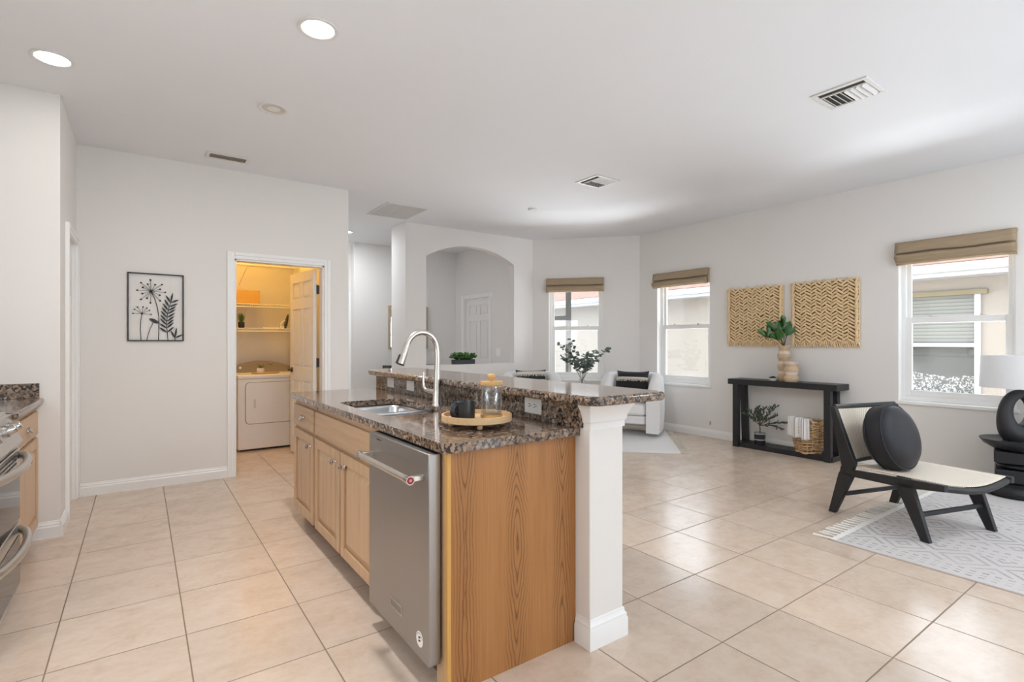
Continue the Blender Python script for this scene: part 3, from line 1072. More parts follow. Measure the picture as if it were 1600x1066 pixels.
# granite splash and raised bar
SPX = 1.487
sp = MB().box(SPX, SPX + 0.022, 1.60, 3.905, CT, 1.022).build('backsplash', M_GRAN, bevel=0.002)
tag(sp, 'upright brown granite backsplash between island worktop and raised bar', 'backsplash')
bar_pts = [(1.385, 1.46), (1.425, 1.415), (1.80, 1.415), (1.83, 1.45), (1.83, 3.90), (1.79, 3.95), (1.44, 3.95), (1.385, 3.79)]
bar = MB().prism(bar_pts, 1.022, 1.06).build('bar_top', M_GRAN, bevel=0.014, seg=4)
tag(bar, 'raised brown granite bar top above the backsplash, on the half wall', 'bar top')

# half wall with its trimmed column end
struct(MB().box(1.509, 1.706, 1.565, 3.905, 0, 1.022).build('wall_island', M_WALL, bevel=0.004))
tm = MB()
prof = [(0, 0.905), (0.006, 0.905), (0.006, 0.93), (0.012, 0.938), (0.014, 0.955), (0.026, 0.985), (0.036, 1.0), (0.036, 1.0215), (0, 1.0215)]
def ring_profile(mb, x0, x1, y0, y1, prof):
    """profile swept round three sides of a wall end (left, near, right)"""
    cols = []
    for off, z in prof:
        cols.append([(x0 - off, y1, z), (x0 - off, y0 - off, z), (x1 + off, y0 - off, z), (x1 + off, y1, z)])
    vs = [[mb.v(p) for p in c] for c in cols]
    for a, b in zip(vs, vs[1:]):
        for i in range(3):
            mb.face([a[i], a[i + 1], b[i + 1], b[i]])
    mb.face([c[0] for c in vs]); mb.face([c[3] for c in vs][::-1])
ring_profile(tm, 1.512, 1.706, 1.565, 1.60, prof)
struct(tm.build('trim_1', M_TRIM, smooth=30))
bb = MB()
ring_profile(bb, 1.512, 1.706, 1.565, 1.645, [(0, 0), (0.016, 0), (0.016, 0.075), (0.012, 0.083), (0.012, 0.095), (0.006, 0.103), (0.004, 0.118), (0, 0.12)])
bb.box(1.706, 1.722, 1.645, 3.905, 0, 0.11)
struct(bb.build('baseboard_island', M_TRIM, smooth=30))

FX = 0.905                       # cabinet box front
# end panel with bright edge
ep = thing('end_panel', 'honey oak veneer end panel closing the near end of the island', 'panel', (0.9, 1.65, 0))
mb = MB().box(0.006, 0.606, 0.0, 0.018, 0.0, CT - 0.035); mb.build('veneer', M_OAKP, ep).location = (0, 0, 0)
MB().box(-0.008, 0.006, -0.001, 0.018, 0.0, CT - 0.035).build('edge_strip', M_OAKEDGE, ep)
MB().box(-0.004, 0.06, 0.0182, 0.088, 0.0, CT - 0.036).build('filler_strip', M_OAK, ep)


def cab_door(parent, y0, y1, z0, z1, x=FX, knob=None, sgn=-1, name='door'):
    """raised-panel overlay door on a face at x, facing sgn*X"""
    t = 0.019
    def X(a):            # a = distance out of the face
        return x + sgn * a
    mb = MB()
    fr = 0.058
    def bx(a0, a1, ya, yb, za, zb):
        xa, xb = sorted((X(a0), X(a1)))
        mb.box(xa, xb, ya, yb, za, zb)
    bx(0, t, y0, y0 + fr, z0, z1); bx(0, t, y1 - fr, y1, z0, z1)
    bx(0, t, y0 + fr, y1 - fr, z0, z0 + fr); bx(0, t, y0 + fr, y1 - fr, z1 - fr, z1)
    bx(0, t * 0.25, y0 + fr, y1 - fr, z0 + fr, z1 - fr)
    d = mb.build(name, M_OAK, parent, bevel=0.004)
    # raised field
    r = MB()
    a, b = fr + 0.010, fr + 0.036
    lo = [(X(t * 0.25), y0 + a, z0 + a), (X(t * 0.25), y1 - a, z0 + a), (X(t * 0.25), y1 - a, z1 - a), (X(t * 0.25), y0 + a, z1 - a)]
    hi = [(X(t * 0.85), y0 + b, z0 + b), (X(t * 0.85), y1 - b, z0 + b), (X(t * 0.85), y1 - b, z1 - b), (X(t * 0.85), y0 + b, z1 - b)]
    L = [r.v(p) for p in lo]; H = [r.v(p) for p in hi]
    r.face(H)
    for i in range(4):
        r.face([L[i], L[(i + 1) % 4], H[(i + 1) % 4], H[i]])
    r.build('raised_panel', M_OAK, d)
    if knob:
        k = MB()
        k.M = Matrix.Translation((X(t), knob[0], knob[1])) @ Matrix.Rotation(sgn * PI / 2, 4, 'Y')
        k.lathe([(0.0, 0), (0.010, 0), (0.006, 0.006), (0.005, 0.014), (0.015, 0.02), (0.016, 0.026), (0.011, 0.031), (0, 0.033)], 18)
        k.build('knob', M_CHROME, d, smooth=40)
    return d


def drawer_front(parent, y0, y1, z0, z1, x=FX, pull=False, sgn=-1, name='drawer'):
    xa, xb = sorted((x, x + sgn * 0.019))
    d = MB().box(xa, xb, y0, y1, z0, z1).build(name, M_OAKF, parent, bevel=0.006, seg=3)
    if pull:
        yc, zc = (y0 + y1) / 2, (z0 + z1) / 2
        k = MB()
        xo = x + sgn * 0.019
        k.grid(lambda u, v: (xo + sgn * 0.024 * math.sin(PI * u) ** 0.6 * math.sin(PI * (0.15 + 0.85 * v) / 2) + sgn * 0.001, yc - 0.045 + 0.09 * u, zc + 0.012 - 0.03 * v * (0.4 + 0.6 * math.sin(PI * u))), 14, 6)
        k.build('pull', M_CHROME, d, smooth=60, solid=0.003)
    return d


def cabinet_box(parent, y0, y1, x0, x1, toe_in=0.06, sgn=-1, z1=CT - 0.036, open_bottom=False):
    """carcass; front is at x0 for sgn -1 or x1 for sgn +1"""
    if sgn < 0:
        MB().box(x0, x1, y0, y1, 0.10, z1).build('body', M_OAKF, parent, bevel=0.001)
        MB().box(x0 + toe_in, x1, y0, y1, 0, 0.10).build('toe_kick', M_TOE, parent)
    else:
        MB().box(x0, x1, y0, y1, 0.10, z1).build('body', M_OAKF, parent, bevel=0.001)
        MB().box(x0, x1 - toe_in, y0, y1, 0, 0.10).build('toe_kick', M_TOE, parent)


c1 = thing('base_cabinet', 'honey oak island cabinet with one drawer and one door at the far end', 'cabinet')
cabinet_box(c1, 3.395, 3.93, FX, 1.485)
drawer_front(c1, 3.415, 3.915, 0.69, 0.835, pull=True)
cab_door(c1, 3.415, 3.915, 0.105, 0.668, knob=(3.475, 0.60))
c2 = thing('sink_cabinet', 'honey oak double-door sink cabinet beside the dishwasher', 'cabinet')
mbx = MB()                                                   # hollow carcass: the bowls hang inside
mbx.box(FX, FX + 0.02, 2.335, 3.39, 0.10, CT - 0.036).box(1.465, 1.485, 2.335, 3.39, 0.10, CT - 0.036)
mbx.box(FX, 1.485, 2.335, 2.353, 0.10, CT - 0.036).box(FX, 1.485, 3.372, 3.39, 0.10, CT - 0.036).box(FX, 1.485, 2.335, 3.39, 0.10, 0.118)
mbx.build('body', M_OAKF, c2)
MB().box(FX + 0.06, 1.485, 2.335, 3.39, 0, 0.10).build('toe_kick', M_TOE, c2)
drawer_front(c2, 2.355, 3.37, 0.69, 0.835, name='false_drawer')
cab_door(c2, 2.877, 3.37, 0.105, 0.668, knob=(2.945, 0.60))
cab_door(c2, 2.355, 2.857, 0.105, 0.668, knob=(2.79, 0.60))

# dishwasher
dw = thing('dishwasher', 'stainless steel dishwasher with towel-bar handle in the near end of the island', 'dishwasher', (0.84, 1.692, 0))
DWL = 0.60
MB().box(0.055, 0.60, 0.052, DWL + 0.03, 0.10, CT - 0.04).build('body', M_DARK, dw)
MB().box(0.0, 0.047, 0.0, DWL, 0.10, CT - 0.045).build('door', M_STEEL, dw, bevel=0.003)
MB().box(0.09, 0.11, 0.052, DWL + 0.03, 0.0, 0.10).build('toe_kick', M_TOE, dw)
hd = MB().tube([(-0.058, 0.035, 0.775), (-0.058, DWL - 0.035, 0.775)], 0.0135, 18)
hb = hd.build('handle', M_NICKEL, dw, smooth=40)
for y in (0.05, DWL - 0.05):
    MB().box(-0.06, 0.0, y - 0.012, y + 0.012, 0.764, 0.786).build('bracket', M_NICKEL, hb, bevel=0.004)
for y, s in ((0.035, -1), (DWL - 0.035, 1)):
    m = MB(); m.tube([(-0.058, y - s * 0.02, 0.775), (-0.058, y + s * 0.006, 0.775)], 0.0165, 24); m.build('end_cap', M_CHROME, hb, smooth=40)
MB().tube([(-0.058, 0.0295, 0.775), (-0.058, 0.0275, 0.775)], 0.0125, 24).build('red_medallion', M_RED, hb, smooth=40)
MB().tube([(-0.058, 0.028, 0.775), (-0.058, 0.0268, 0.775)], 0.0055, 16).build('medallion_centre', M_PINK, hb, smooth=40)
bd = MB().box(-0.003, 0.0, 0.235, 0.345, 0.185, 0.225).build('badge', M_NICKEL, dw, bevel=0.001)
MB().box(-0.0036, -0.003, 0.24, 0.34, 0.19, 0.22).build('badge_face', simple('badge dark face', (0.28, 0.27, 0.26), 0.35, 0.8), bd)
RT = Matrix(((0, 0, -1, 0), (-1, 0, 0, 0), (0, 1, 0, 0), (0, 0, 0, 1)))   # text faces -X, reads toward -Y
text_mesh('KitchenAid', 0.021, 'badge_lettering', M_CHROME, bd, Matrix.Translation((-0.0038, 0.29, 0.205)) @ RT)
text_mesh('KITCHENAID', 0.0085, 'door_lettering', M_SLOT, dw, Matrix.Translation((-0.0004, 0.48, 0.845)) @ RT)
st = MB().tube([(0.0, 0.075, 0.17), (-0.0012, 0.075, 0.17)], 0.028, 32).build('sticker', M_PLATE, dw)
mk_ = MB()
mk_.bar((-0.0016, 0.083, 0.162), (-0.0016, 0.067, 0.168), 0.0006, 0.007).bar((-0.0016, 0.083, 0.174), (-0.0016, 0.067, 0.18), 0.0006, 0.007)
for k in range(9):
    a = PI * (0.1 + 0.8 * k / 8)
    mk_.bar((-0.0016, 0.075 + 0.021 * math.cos(a), 0.17 + 0.021 * math.sin(a)), (-0.0016, 0.075 + 0.024 * math.cos(a), 0.17 + 0.024 * math.sin(a)), 0.0006, 0.003, up=(0, math.sin(a), -math.cos(a)))
mk_.build('sticker_mark', M_SLOT, st)

# sink: two bowls
sk = thing('kitchen_sink', 'stainless undermount double-bowl sink in the island worktop', 'sink', (0, 0, 0))
def bowl(y0, y1, depth):
    mb = MB()
    prev = None
    N = 6
    lev_ = [(0.0, 0.0), (0.006, -0.02), (0.010, -depth + 0.05), (0.025, -depth + 0.015), (0.06, -depth)]
    for ins, dz in lev_:
        pts = rrect(SX0 - 0.004 + ins, SX1 + 0.004 - ins, y0 + ins, y1 - ins, max(0.02, 0.06 - ins * 0.3), N)
        ring = [mb.v((x, y, CT - 0.036 + dz)) for x, y in pts]
        if prev:
            for i in range(len(ring)):
                mb.face([prev[i], prev[(i + 1) % len(ring)], ring[(i + 1) % len(ring)], ring[i]])
        prev = ring
    mb.face(prev)
    o = mb.build('bowl', M_SINK, sk, smooth=50, solid=0.002)
    dr = MB().lathe([(0, 0.002), (0.035, 0.002), (0.042, 0.004), (0.042, 0.0), (0, 0)], 20, ((SX0 + SX1) / 2, (y0 + y1) / 2, CT - 0.036 - depth + 0.001))
    dr.build('drain', M_CHROME, o, smooth=40)
bowl(2.665, SY1 + 0.003, 0.20)
bowl(SY0 - 0.003, 2.635, 0.17)
MB().box(SX0 + 0.002, SX1 - 0.002, 2.635, 2.665, CT - 0.075, CT - 0.018).build('divider', M_SINK, sk, bevel=0.008, seg=3)

# faucet
fa = thing('faucet', 'brushed nickel pull-down faucet behind the island sink', 'faucet', (1.366, 2.648, CT))
MB().lathe([(0, 0), (0.029, 0), (0.029, 0.006), (0.025, 0.012), (0.022, 0.09), (0.019, 0.14), (0.0165, 0.2), (0, 0.2)], 24).build('base', M_NICKEL, fa, smooth=40)
pts = [(0, 0, 0.19), (0.002, 0, 0.26), (0.0, 0, 0.31)]
for i in range(1, 13):
    a = PI * i / 13.5
    pts.append((-0.092 + 0.092 * math.cos(a), 0.006 * i / 12, 0.315 + 0.098 * math.sin(a)))
spo = MB().tube(pts, [0.0165] * 3 + [0.0155] * 12, 16).build('neck', M_NICKEL, fa, smooth=50)
e1 = Vector(pts[-1]); dr_ = (Vector(pts[-1]) - Vector(pts[-2])).normalized()
dr_ = (dr_ + Vector((-0.12, 0, -0.6))).normalized()
q1 = e1 + dr_ * 0.115
hdm = MB().tube([e1 - dr_ * 0.006, e1 + dr_ * 0.03, e1 + dr_ * 0.034, q1], [0.0165, 0.0175, 0.0185, 0.0215], 18)
hh = hdm.build('spray_head', M_NICKEL, fa, smooth=40)
MB().tube([q1, q1 + dr_ * 0.006], 0.0195, 18).build('spray_face', M_BLACK, hh, smooth=40)
sd = Vector((-1, 0.15, 0)).normalized()
MB().bar(q1 - dr_ * 0.055 + sd * 0.021, q1 - dr_ * 0.004 + sd * 0.025, 0.018, 0.007, up=sd).build('spray_button', M_BLACK, hh, bevel=0.002)
hl = MB().tube([(-0.004, 0.010, 0.075), (-0.02, 0.085, 0.080)], [0.016, 0.0125], 14).tube([(-0.018, 0.078, 0.080), (-0.022, 0.098, 0.082), (-0.025, 0.112, 0.096), (-0.026, 0.118, 0.125), (-0.026, 0.120, 0.185)], [0.0125, 0.012, 0.0105, 0.0085, 0.0075], 12)
hl.build('lever_handle', M_NICKEL, fa, smooth=50)


# wall plates on the splash
def outlet(y0, y1, z0, z1, label, kind):
    o = thing('outlet' if kind != 'blank' else 'switch_plate', label, 'outlet' if kind != 'blank' else 'switch plate', (SPX, (y0 + y1) / 2, (z0 + z1) / 2))
    w, h = (y1 - y0) / 2, (z1 - z0) / 2
    MB().box(-0.006, -0.0005, -w, w, -h, h).build('plate', M_PLATE, o, bevel=0.003)
    if kind == 'duplex':
        for s in (-1, 1):
            f = MB().tube([(-0.006, s * 0.02, 0), (-0.0078, s * 0.02, 0)], 0.016, 20).build('socket', M_PLATE, o, smooth=40)
            for dz in (-0.006, 0.006):
                MB().box(-0.0085, -0.0078, s * 0.02 - 0.002, s * 0.02 + 0.008, dz - 0.0018, dz + 0.0018).build('slot', M_SLOT, f)
            MB().tube([(-0.0085, s * 0.02 - 0.009, 0), (-0.0078, s * 0.02 - 0.009, 0)], 0.003, 10).build('slot', M_SLOT, f)
    else:
        MB().box(-0.008, -0.006, -w * 0.55, w * 0.55, -h * 0.42, h * 0.42).build('rocker', M_PLATE, o, bevel=0.001)


outlet(1.852, 1.977, 0.937, 1.013, 'white duplex outlet on the backsplash, the near one by the column', 'duplex')
outlet(3.205, 3.325, 0.94, 1.012, 'white wall plate on the backsplash, next left of the faucet', 'blank')
outlet(3.545, 3.665, 0.94, 1.012, 'white wall plate on the backsplash, farthest from the camera', 'blank')

# tray, mug, jar
TX, TY = 1.172, 1.905
tr = thing('wooden_tray', 'round pale wooden tray on bead feet near the island end', 'tray', (TX, TY, CT))
MB().lathe([(0, 0.022), (0.138, 0.022), (0.150, 0.026), (0.150, 0.052), (0.141, 0.052), (0.139, 0.034), (0, 0.034)], 56).build('dish', M_LIGHTWOOD, tr, smooth=40)
for k in range(4):
    a = PI / 4 + PI / 2 * k + 0.35
    MB().ell((0.11 * math.cos(a), 0.11 * math.sin(a), 0.0115), 0.0125, 0.0125, 0.0115, 14, 8).build('foot', M_LIGHTWOOD, tr, smooth=60)
mg = thing('mug', 'matte black mug on the round wooden tray', 'mug', (1.112, 1.918, CT + 0.034))
MB().lathe([(0, 0), (0.046, 0), (0.050, 0.004), (0.051, 0.076), (0.049, 0.078), (0.047, 0.075), (0.046, 0.008), (0, 0.008)], 36).build('cup', simple('matt black ceramic', (0.016, 0.016, 0.017), 0.28), mg, smooth=40)
hp = []
for i in range(11):
    a = -PI / 2 + PI * i / 10
    hp.append((-0.047 - 0.027 * math.cos(a), 0, 0.040 + 0.026 * math.sin(a)))
RZ = Matrix.Rotation(math.radians(24), 4, 'Z')
m = MB(); m.M = RZ
m.tube(hp, 0.0075, 10, flat=1.5)
m.build('handle', MATS['matt black ceramic'], mg, smooth=50)
jr = thing('glass_jar', 'clear glass jar with handle and knobbed bamboo lid on the tray', 'jar', (1.232, 1.882, CT + 0.034))
MB().lathe([(0, 0), (0.047, 0), (0.048, 0.003), (0.048, 0.014), (0, 0.014)], 32).build('coaster', M_BAMBOO, jr, smooth=40)
MB().lathe([(0, 0.016), (0.043, 0.016), (0.046, 0.022), (0.046, 0.142), (0.0435, 0.142), (0.0435, 0.024), (0, 0.021)], 40).build('glass_body', M_CLEAR, jr, smooth=40)
MB().lathe([(0, 0.136), (0.041, 0.136), (0.041, 0.143), (0.049, 0.143), (0.049, 0.156), (0, 0.156)], 36).build('lid', M_BAMBOO, jr, smooth=40)
hk = MB()
hk.lathe([(0, 0.155), (0.0075, 0.155), (0.0075, 0.160), (0.013, 0.165), (0.0175, 0.174), (0.0175, 0.181), (0.014, 0.187), (0.006, 0.189), (0, 0.1875)], 24)
hk.build('knob', M_BAMBOO, jr, smooth=50)
hj = MB(); hj.M = Matrix.Rotation(math.radians(215), 4, 'Z')
hj.tube([(0.0455, 0, 0.128)] + [(0.047 + 0.024 * math.sin(PI * i / 10) ** 0.6, 0, 0.122 - 0.084 * i / 10) for i in range(11)] + [(0.0455, 0, 0.034)], 0.0045, 10)
hj.build('handle', M_CLEAR, jr, smooth=60)

# ------------------------------------------------------------------ left run: cabinet, counter, range
LF = -0.545
lc = thing('base_cabinet', 'honey oak cabinet with one drawer and door beside the range', 'cabinet')
cabinet_box(lc, 3.62, 4.485, -1.14, LF, sgn=1, z1=CT - 0.036)
drawer_front(lc, 3.66, 4.40, 0.69, 0.835, x=LF, pull=True, sgn=1)
cab_door(lc, 3.66, 4.40, 0.115, 0.668, x=LF, knob=(3.93, 0.60), sgn=1)
lw = thing('worktop', 'short brown granite worktop with upstand beside the range at left', 'worktop')
MB().box(-1.148, -0.508, 3.615, 4.486, CT - 0.035, CT).build('slab', M_GRAN, lw, bevel=0.012, seg=4)
MB().box(-1.128, -0.53, 4.466, 4.487, CT, 1.005).box(-1.148, -1.128, 3.615, 4.487, CT, 1.005).build('upstand', M_GRAN, lw, bevel=0.002)

rg = thing('range', 'stainless steel range with curved handles at the left edge', 'range', (-0.5, 2.85, 0))
RL = 0.755
MB().box(-0.64, -0.03, 0.0, RL, 0.03, 0.905).build('body', M_STEELH, rg, bevel=0.003)
MB().box(-0.63, -0.06, 0.01, RL - 0.01, 0.905, 0.915).build('cooktop', M_BLKGLASS, rg, bevel=0.003)
cp = MB().prism([(-0.09, 0.755), (0.0, 0.745), (0.012, 0.77), (-0.055, 0.918), (-0.09, 0.918)], 0.0, RL, 'Y')
cpo = cp.build('control_panel', M_STEELH, rg, bevel=0.004)
nrm = Vector((0.148, 0, 0.067)).normalized()
for y in (0.09, 0.205, 0.55, 0.665, 0.715):
    if y == 0.715:
        continue
    c = Vector((-0.02, y, 0.845))
    m = MB()
    m.tube([c - nrm * 0.003, c + nrm * 0.006], 0.03, 24)
    m.tube([c + nrm * 0.004, c + nrm * 0.036, c + nrm * 0.04], [0.025, 0.021, 0.018], 24)
    m.build('knob', M_CHROME, cpo, smooth=40)
od = MB().box(-0.03, 0.0, 0.004, RL - 0.004, 0.375, 0.735).build('oven_door', M_STEELH, rg, bevel=0.004)
MB().box(0.0, 0.003, 0.03, RL - 0.02, 0.385, 0.64).build('oven_glass', M_BLKGLASS, od)
vt = MB()
for k in range(3):
    for j in range(9):
        vt.box(0.0, 0.0022, 0.08 + j * 0.066, 0.13 + j * 0.066, 0.668 + k * 0.02, 0.676 + k * 0.02)
vt.build('vent_slots', M_SLOT, od)
def bow_handle(z, parent):
    pts = []
    for i in range(15):
        t = i / 14
        pts.append((0.005 + 0.06 * math.sin(PI * t) ** 0.55, 0.02 + (RL - 0.04) * t, z - 0.0 * t))
    MB().tube(pts, 0.017, 12, flat=1.2, up=(0, 0, 1)).build('handle', M_STEELH, parent, smooth=50)
bow_handle(0.70, od)
wd_ = MB().box(-0.03, 0.0, 0.004, RL - 0.004, 0.035, 0.365).build('lower_door', M_STEELH, rg, bevel=0.004)
MB().box(0.0, 0.003, 0.03, RL - 0.02, 0.06, 0.30).build('lower_glass', M_BLKGLASS, wd_)
bow_handle(0.325, wd_)
MB().box(-0.6, -0.08, 0.03, RL - 0.03, 0.0, 0.03).build('plinth', M_BLACK, rg)


# ------------------------------------------------------------------ framed metal art on the back wall
def metal_art():
    x0, x1, z0, z1 = -0.094, 0.313, 1.277, 1.866
    w, h = x1 - x0, z1 - z0
    a = thing('metal_wall_art', 'black metal wall art of dandelions and fern leaves in a slim frame', 'wall art', (x0, YA - 0.001, z0))
    T = 0.012
    def bar2(mb, p, q, r):
        mb.tube([(p[0] * w, -T / 2 - 0.004, p[1] * h), (q[0] * w, -T / 2 - 0.004, q[1] * h)], r, 6)
    f = 0.009
    MB().box(0, f, -0.02, 0, 0, h).box(w - f, w, -0.02, 0, 0, h).box(f, w - f, -0.02, 0, 0, f).box(f, w - f, -0.02, 0, h - f, h).build('frame', M_BLKMET, a)
    def curve(mb, pts, r):
        mb.tube([(p[0] * w, -T / 2 - 0.004, p[1] * h) for p in pts], r, 6)
    # zoom coordinates -> fractions
    def F(px, py):
        return ((px - 145) / (815 - 145), 1 - (py - (118 + (px - 145) * 0.055)) / (938 - (118 + (px - 145) * 0.055)))
    m = MB()
    c = F(420, 345)
    for t in ((412, 212), (302, 245), (380, 262), (468, 268), (548, 266), (322, 300), (526, 322), (258, 333), (588, 358), (318, 374), (522, 392), (302, 442), (372, 428), (526, 457), (412, 485)):
        q = F(*t)
        bar2(m, c, q, 0.0016)
        m.ell((q[0] * w, -T / 2 - 0.004, q[1] * h), 0.0075, 0.003, 0.0075, 10, 6)
    m.ell((c[0] * w, -T / 2 - 0.004, c[1] * h), 0.009, 0.004, 0.009, 10, 6)
    curve(m, [F(420, 345), F(462, 430), F(495, 540), F(512, 660), F(511, 800), F(508, 935)], 0.0028)
    m.build('tall_dandelion', M_BLKMET, a)
    m = MB()
    c = F(312, 612)
    for t in ((210, 608), (228, 562), (262, 535), (325, 532), (370, 545), (402, 572), (420, 620)):
        q = F(*t)
        bar2(m, c, q, 0.0014)
        m.ell((q[0] * w, -T / 2 - 0.004, q[1] * h), 0.006, 0.003, 0.006, 8, 5)
    m.ell((c[0] * w, -T / 2 - 0.004, c[1] * h), 0.008, 0.004, 0.008, 10, 6)
    curve(m, [F(312, 612), F(298, 700), F(294, 800), F(302, 935)], 0.0026)
    m.build('short_dandelion', M_BLKMET, a)
    def plate_leaf(mb, p, q, wd):
        p, q = Vector((p[0] * w, p[1] * h)), Vector((q[0] * w, q[1] * h))
        d = q - p
        n = Vector((-d.y, d.x)).normalized() * wd
        pts = [p + d * t + n * s for t, s in ((0, 0), (0.25, 0.75), (0.55, 1), (0.85, 0.5), (1, 0), (0.85, -0.5), (0.55, -1), (0.25, -0.75))]
        mb.prism([(v.x, v.y) for v in pts], -0.012, -0.008, 'Y')
    m = MB()
    plate_leaf(m, F(515, 728), F(395, 668), 0.016)
    curve(m, [F(440, 728), F(405, 800), F(380, 880), F(368, 935)], 0.0026)
    m.build('leaf_stem', M_BLKMET, a)
    m = MB()
    sp_ = [(655, 480), (635, 530), (625, 575), (615, 615), (610, 660), (607, 705), (606, 745), (606, 785), (612, 835)]
    curve(m, [F(680, 370)] + [F(*q) for q in sp_] + [F(620, 935)], 0.0026)
    plate_leaf(m, F(655, 470), F(680, 362), 0.0075)
    lt = [(592, 390), (580, 440), (558, 487), (545, 535), (536, 578), (530, 622), (524, 668), (518, 725), (518, 775)]
    rt = [(755, 445), (745, 490), (722, 525), (715, 560), (708, 605), (700, 640), (694, 680), (692, 715), (694, 768)]
    for s_, l, r in zip(sp_, lt, rt):
        plate_leaf(m, F(*s_), F(*l), 0.0075)
        plate_leaf(m, F(*s_), F(*r), 0.0075)
    m.build('fern', M_BLKMET, a)
    m = MB()
    curve(m, [F(706, 905), F(706, 935)], 0.0026)
    for q in ((655, 812), (728, 775), (802, 858)):
        plate_leaf(m, F(706, 903), F(*q), 0.0075)
    m.build('small_sprig', M_BLKMET, a)


metal_art()

# ------------------------------------------------------------------ ceiling fittings
def downlight(x, y, lit, label, r=0.083, watts=26):
    o = thing('downlight', label, 'ceiling light', (x, y, CZ), group='recessed ceiling lights')
    MB().lathe([(r, 0.0), (r + 0.018, -0.0005), (r + 0.018, -0.005), (r + 0.006, -0.009), (r - 0.004, -0.004), (r - 0.004, 0.0)], 40).build('trim_ring', M_VENT, o, smooth=50, keepn=False)
    if lit:
        MB().lathe([(0, -0.003), (r - 0.004, -0.002), (r - 0.004, 0.0), (0, 0.0)], 40).build('lens', M_LED, o, smooth=40)
        lamp('downlight_glow', 'AREA', (x, y, CZ - 0.012), watts, (1.0, 0.98, 0.97), shape='DISK', size=0.14)
    else:
        MB().lathe([(r - 0.004, -0.003), (r * 0.62, 0.0), (r * 0.6, -0.001), (r * 0.58, -0.001), (0, -0.001)], 40).build('baffle', simple('cream baffle', (0.62, 0.59, 0.52), 0.5, var=0.01), o, smooth=40)
        MB().lathe([(0, -0.004), (r * 0.52, -0.004), (r * 0.56, -0.001), (0, -0.001)], 32).build('lens', M_BULBOFF, o, smooth=40)
    return o


downlight(0.745, 2.77, True, 'lit recessed light at the top, the brightest of the ceiling')
downlight(-0.41, 3.935, True, 'lit recessed light near the left wall stub', watts=0.6)
downlight(0.747, 3.897, False, 'unlit recessed ceiling light above the slim vent', 0.078)
downlight(2.475, 7.62, True, 'tiny lit hall light just past the end of the art wall', 0.06, 2)


def vent_frame(mb, w, h, b):
    mb.box(-w / 2, w / 2, -h / 2, -h / 2 + b, -0.008, 0).box(-w / 2, w / 2, h / 2 - b, h / 2, -0.008, 0).box(-w / 2, -w / 2 + b, -h / 2 + b, h / 2 - b, -0.008, 0).box(w / 2 - b, w / 2, -h / 2 + b, h / 2 - b, -0.008, 0)


def register(x, y, w, h, label, style):
    o = thing('ceiling_vent', label, 'vent', (x, y, CZ), PI / 2 if style == 'reg' else 0.0, group='ceiling vents')
    m = MB()
    b = 0.03 if style != 'return' else 0.02
    vent_frame(m, w, h, b)
    m.build('frame', M_VENT, o, bevel=0.003)
    MB().box(-w / 2 + b, w / 2 - b, -h / 2 + b, h / 2 - b, -0.0012, -0.0004).build('duct', M_DARK, o)
    iw, ih = w - 2 * b, h - 2 * b
    m = MB()
    if style == 'slim':
        for k in range(2):
            yy = -ih / 2 + ih * (k + 0.5) / 2
            m.bar((-iw / 2, yy, -0.006), (iw / 2, yy, -0.006), 0.016, 0.002, up=(0, 0.7, 0.7))
        m.build('blade', simple('taupe vent blade', (0.22, 0.19, 0.165), 0.5), o)
    elif style == 'return':
        n = 34
        for k in range(n):
            yy = -ih / 2 + ih * (k + 0.5) / n
            m.bar((-iw / 2, yy, -0.004), (iw / 2, yy, -0.004), 0.0165, 0.001, up=(0, 0.35, 1))
        m.box(-0.005, 0.005, -ih / 2, ih / 2, -0.007, -0.003)
        m.build('louver', simple('grey return louver', (0.56, 0.55, 0.54), 0.5), o)
    else:                                        # curved-blade register
        lo, hi = -ih / 2, ih / 2
        g = MB()
        for k in range(8):
            xx = -iw / 2 + iw * (k + 0.5) / 8
            lean = 0.75 if k < 4 else -0.75
            g.bar((xx, lo + 0.004, -0.010), (xx, hi - 0.05, -0.010), 0.028, 0.0016, up=(lean, 0, 1))
        g.build('blade', M_VENT, o)
        g = MB()
        g.bar((-iw / 2, hi - 0.046, -0.008), (iw / 2, hi - 0.046, -0.008), 0.012, 0.008)
        g.build('divider', M_VENT, o)
    return o


register(0.622, 5.16, 0.34, 0.165, 'slim white ceiling vent with taupe slats above the framed art', 'slim')
register(2.585, 6.07, 0.53, 0.68, 'large square white return grille near the hall opening', 'return')
register(3.745, 3.77, 0.31, 0.33, 'square ceiling vent in the middle above the raised bar', 'reg')
register(3.745, 1.49, 0.33, 0.32, 'white ceiling vent with angled blades at the upper right', 'reg')
sm = thing('smoke_detector', 'small flat white ceiling sensor above the corner windows', 'detector', (3.876, 5.012, CZ))
MB().lathe([(0, -0.02), (0.045, -0.02), (0.052, -0.014), (0.053, 0.0), (0, 0)], 32).build('housing', M_CEIL, sm, smooth=40)
# ------------------------------------------------------------------ laundry room
lamp('laundry_lamp', 'AREA', (0.98, 6.74, CZ - 0.06), 8.5, (1.0, 0.53, 0.08), shape='DISK', size=0.3)
ll = thing('ceiling_lamp', 'warm lit ceiling lamp of the laundry room behind the door head', 'ceiling light', (0.98, 6.74, CZ))
MB().lathe([(0, -0.05), (0.10, -0.045), (0.15, -0.02), (0.155, 0.0), (0, 0)], 32).build('diffuser', emit('warm lamp glass', (1.0, 0.62, 0.2), 3.0), ll, smooth=50)

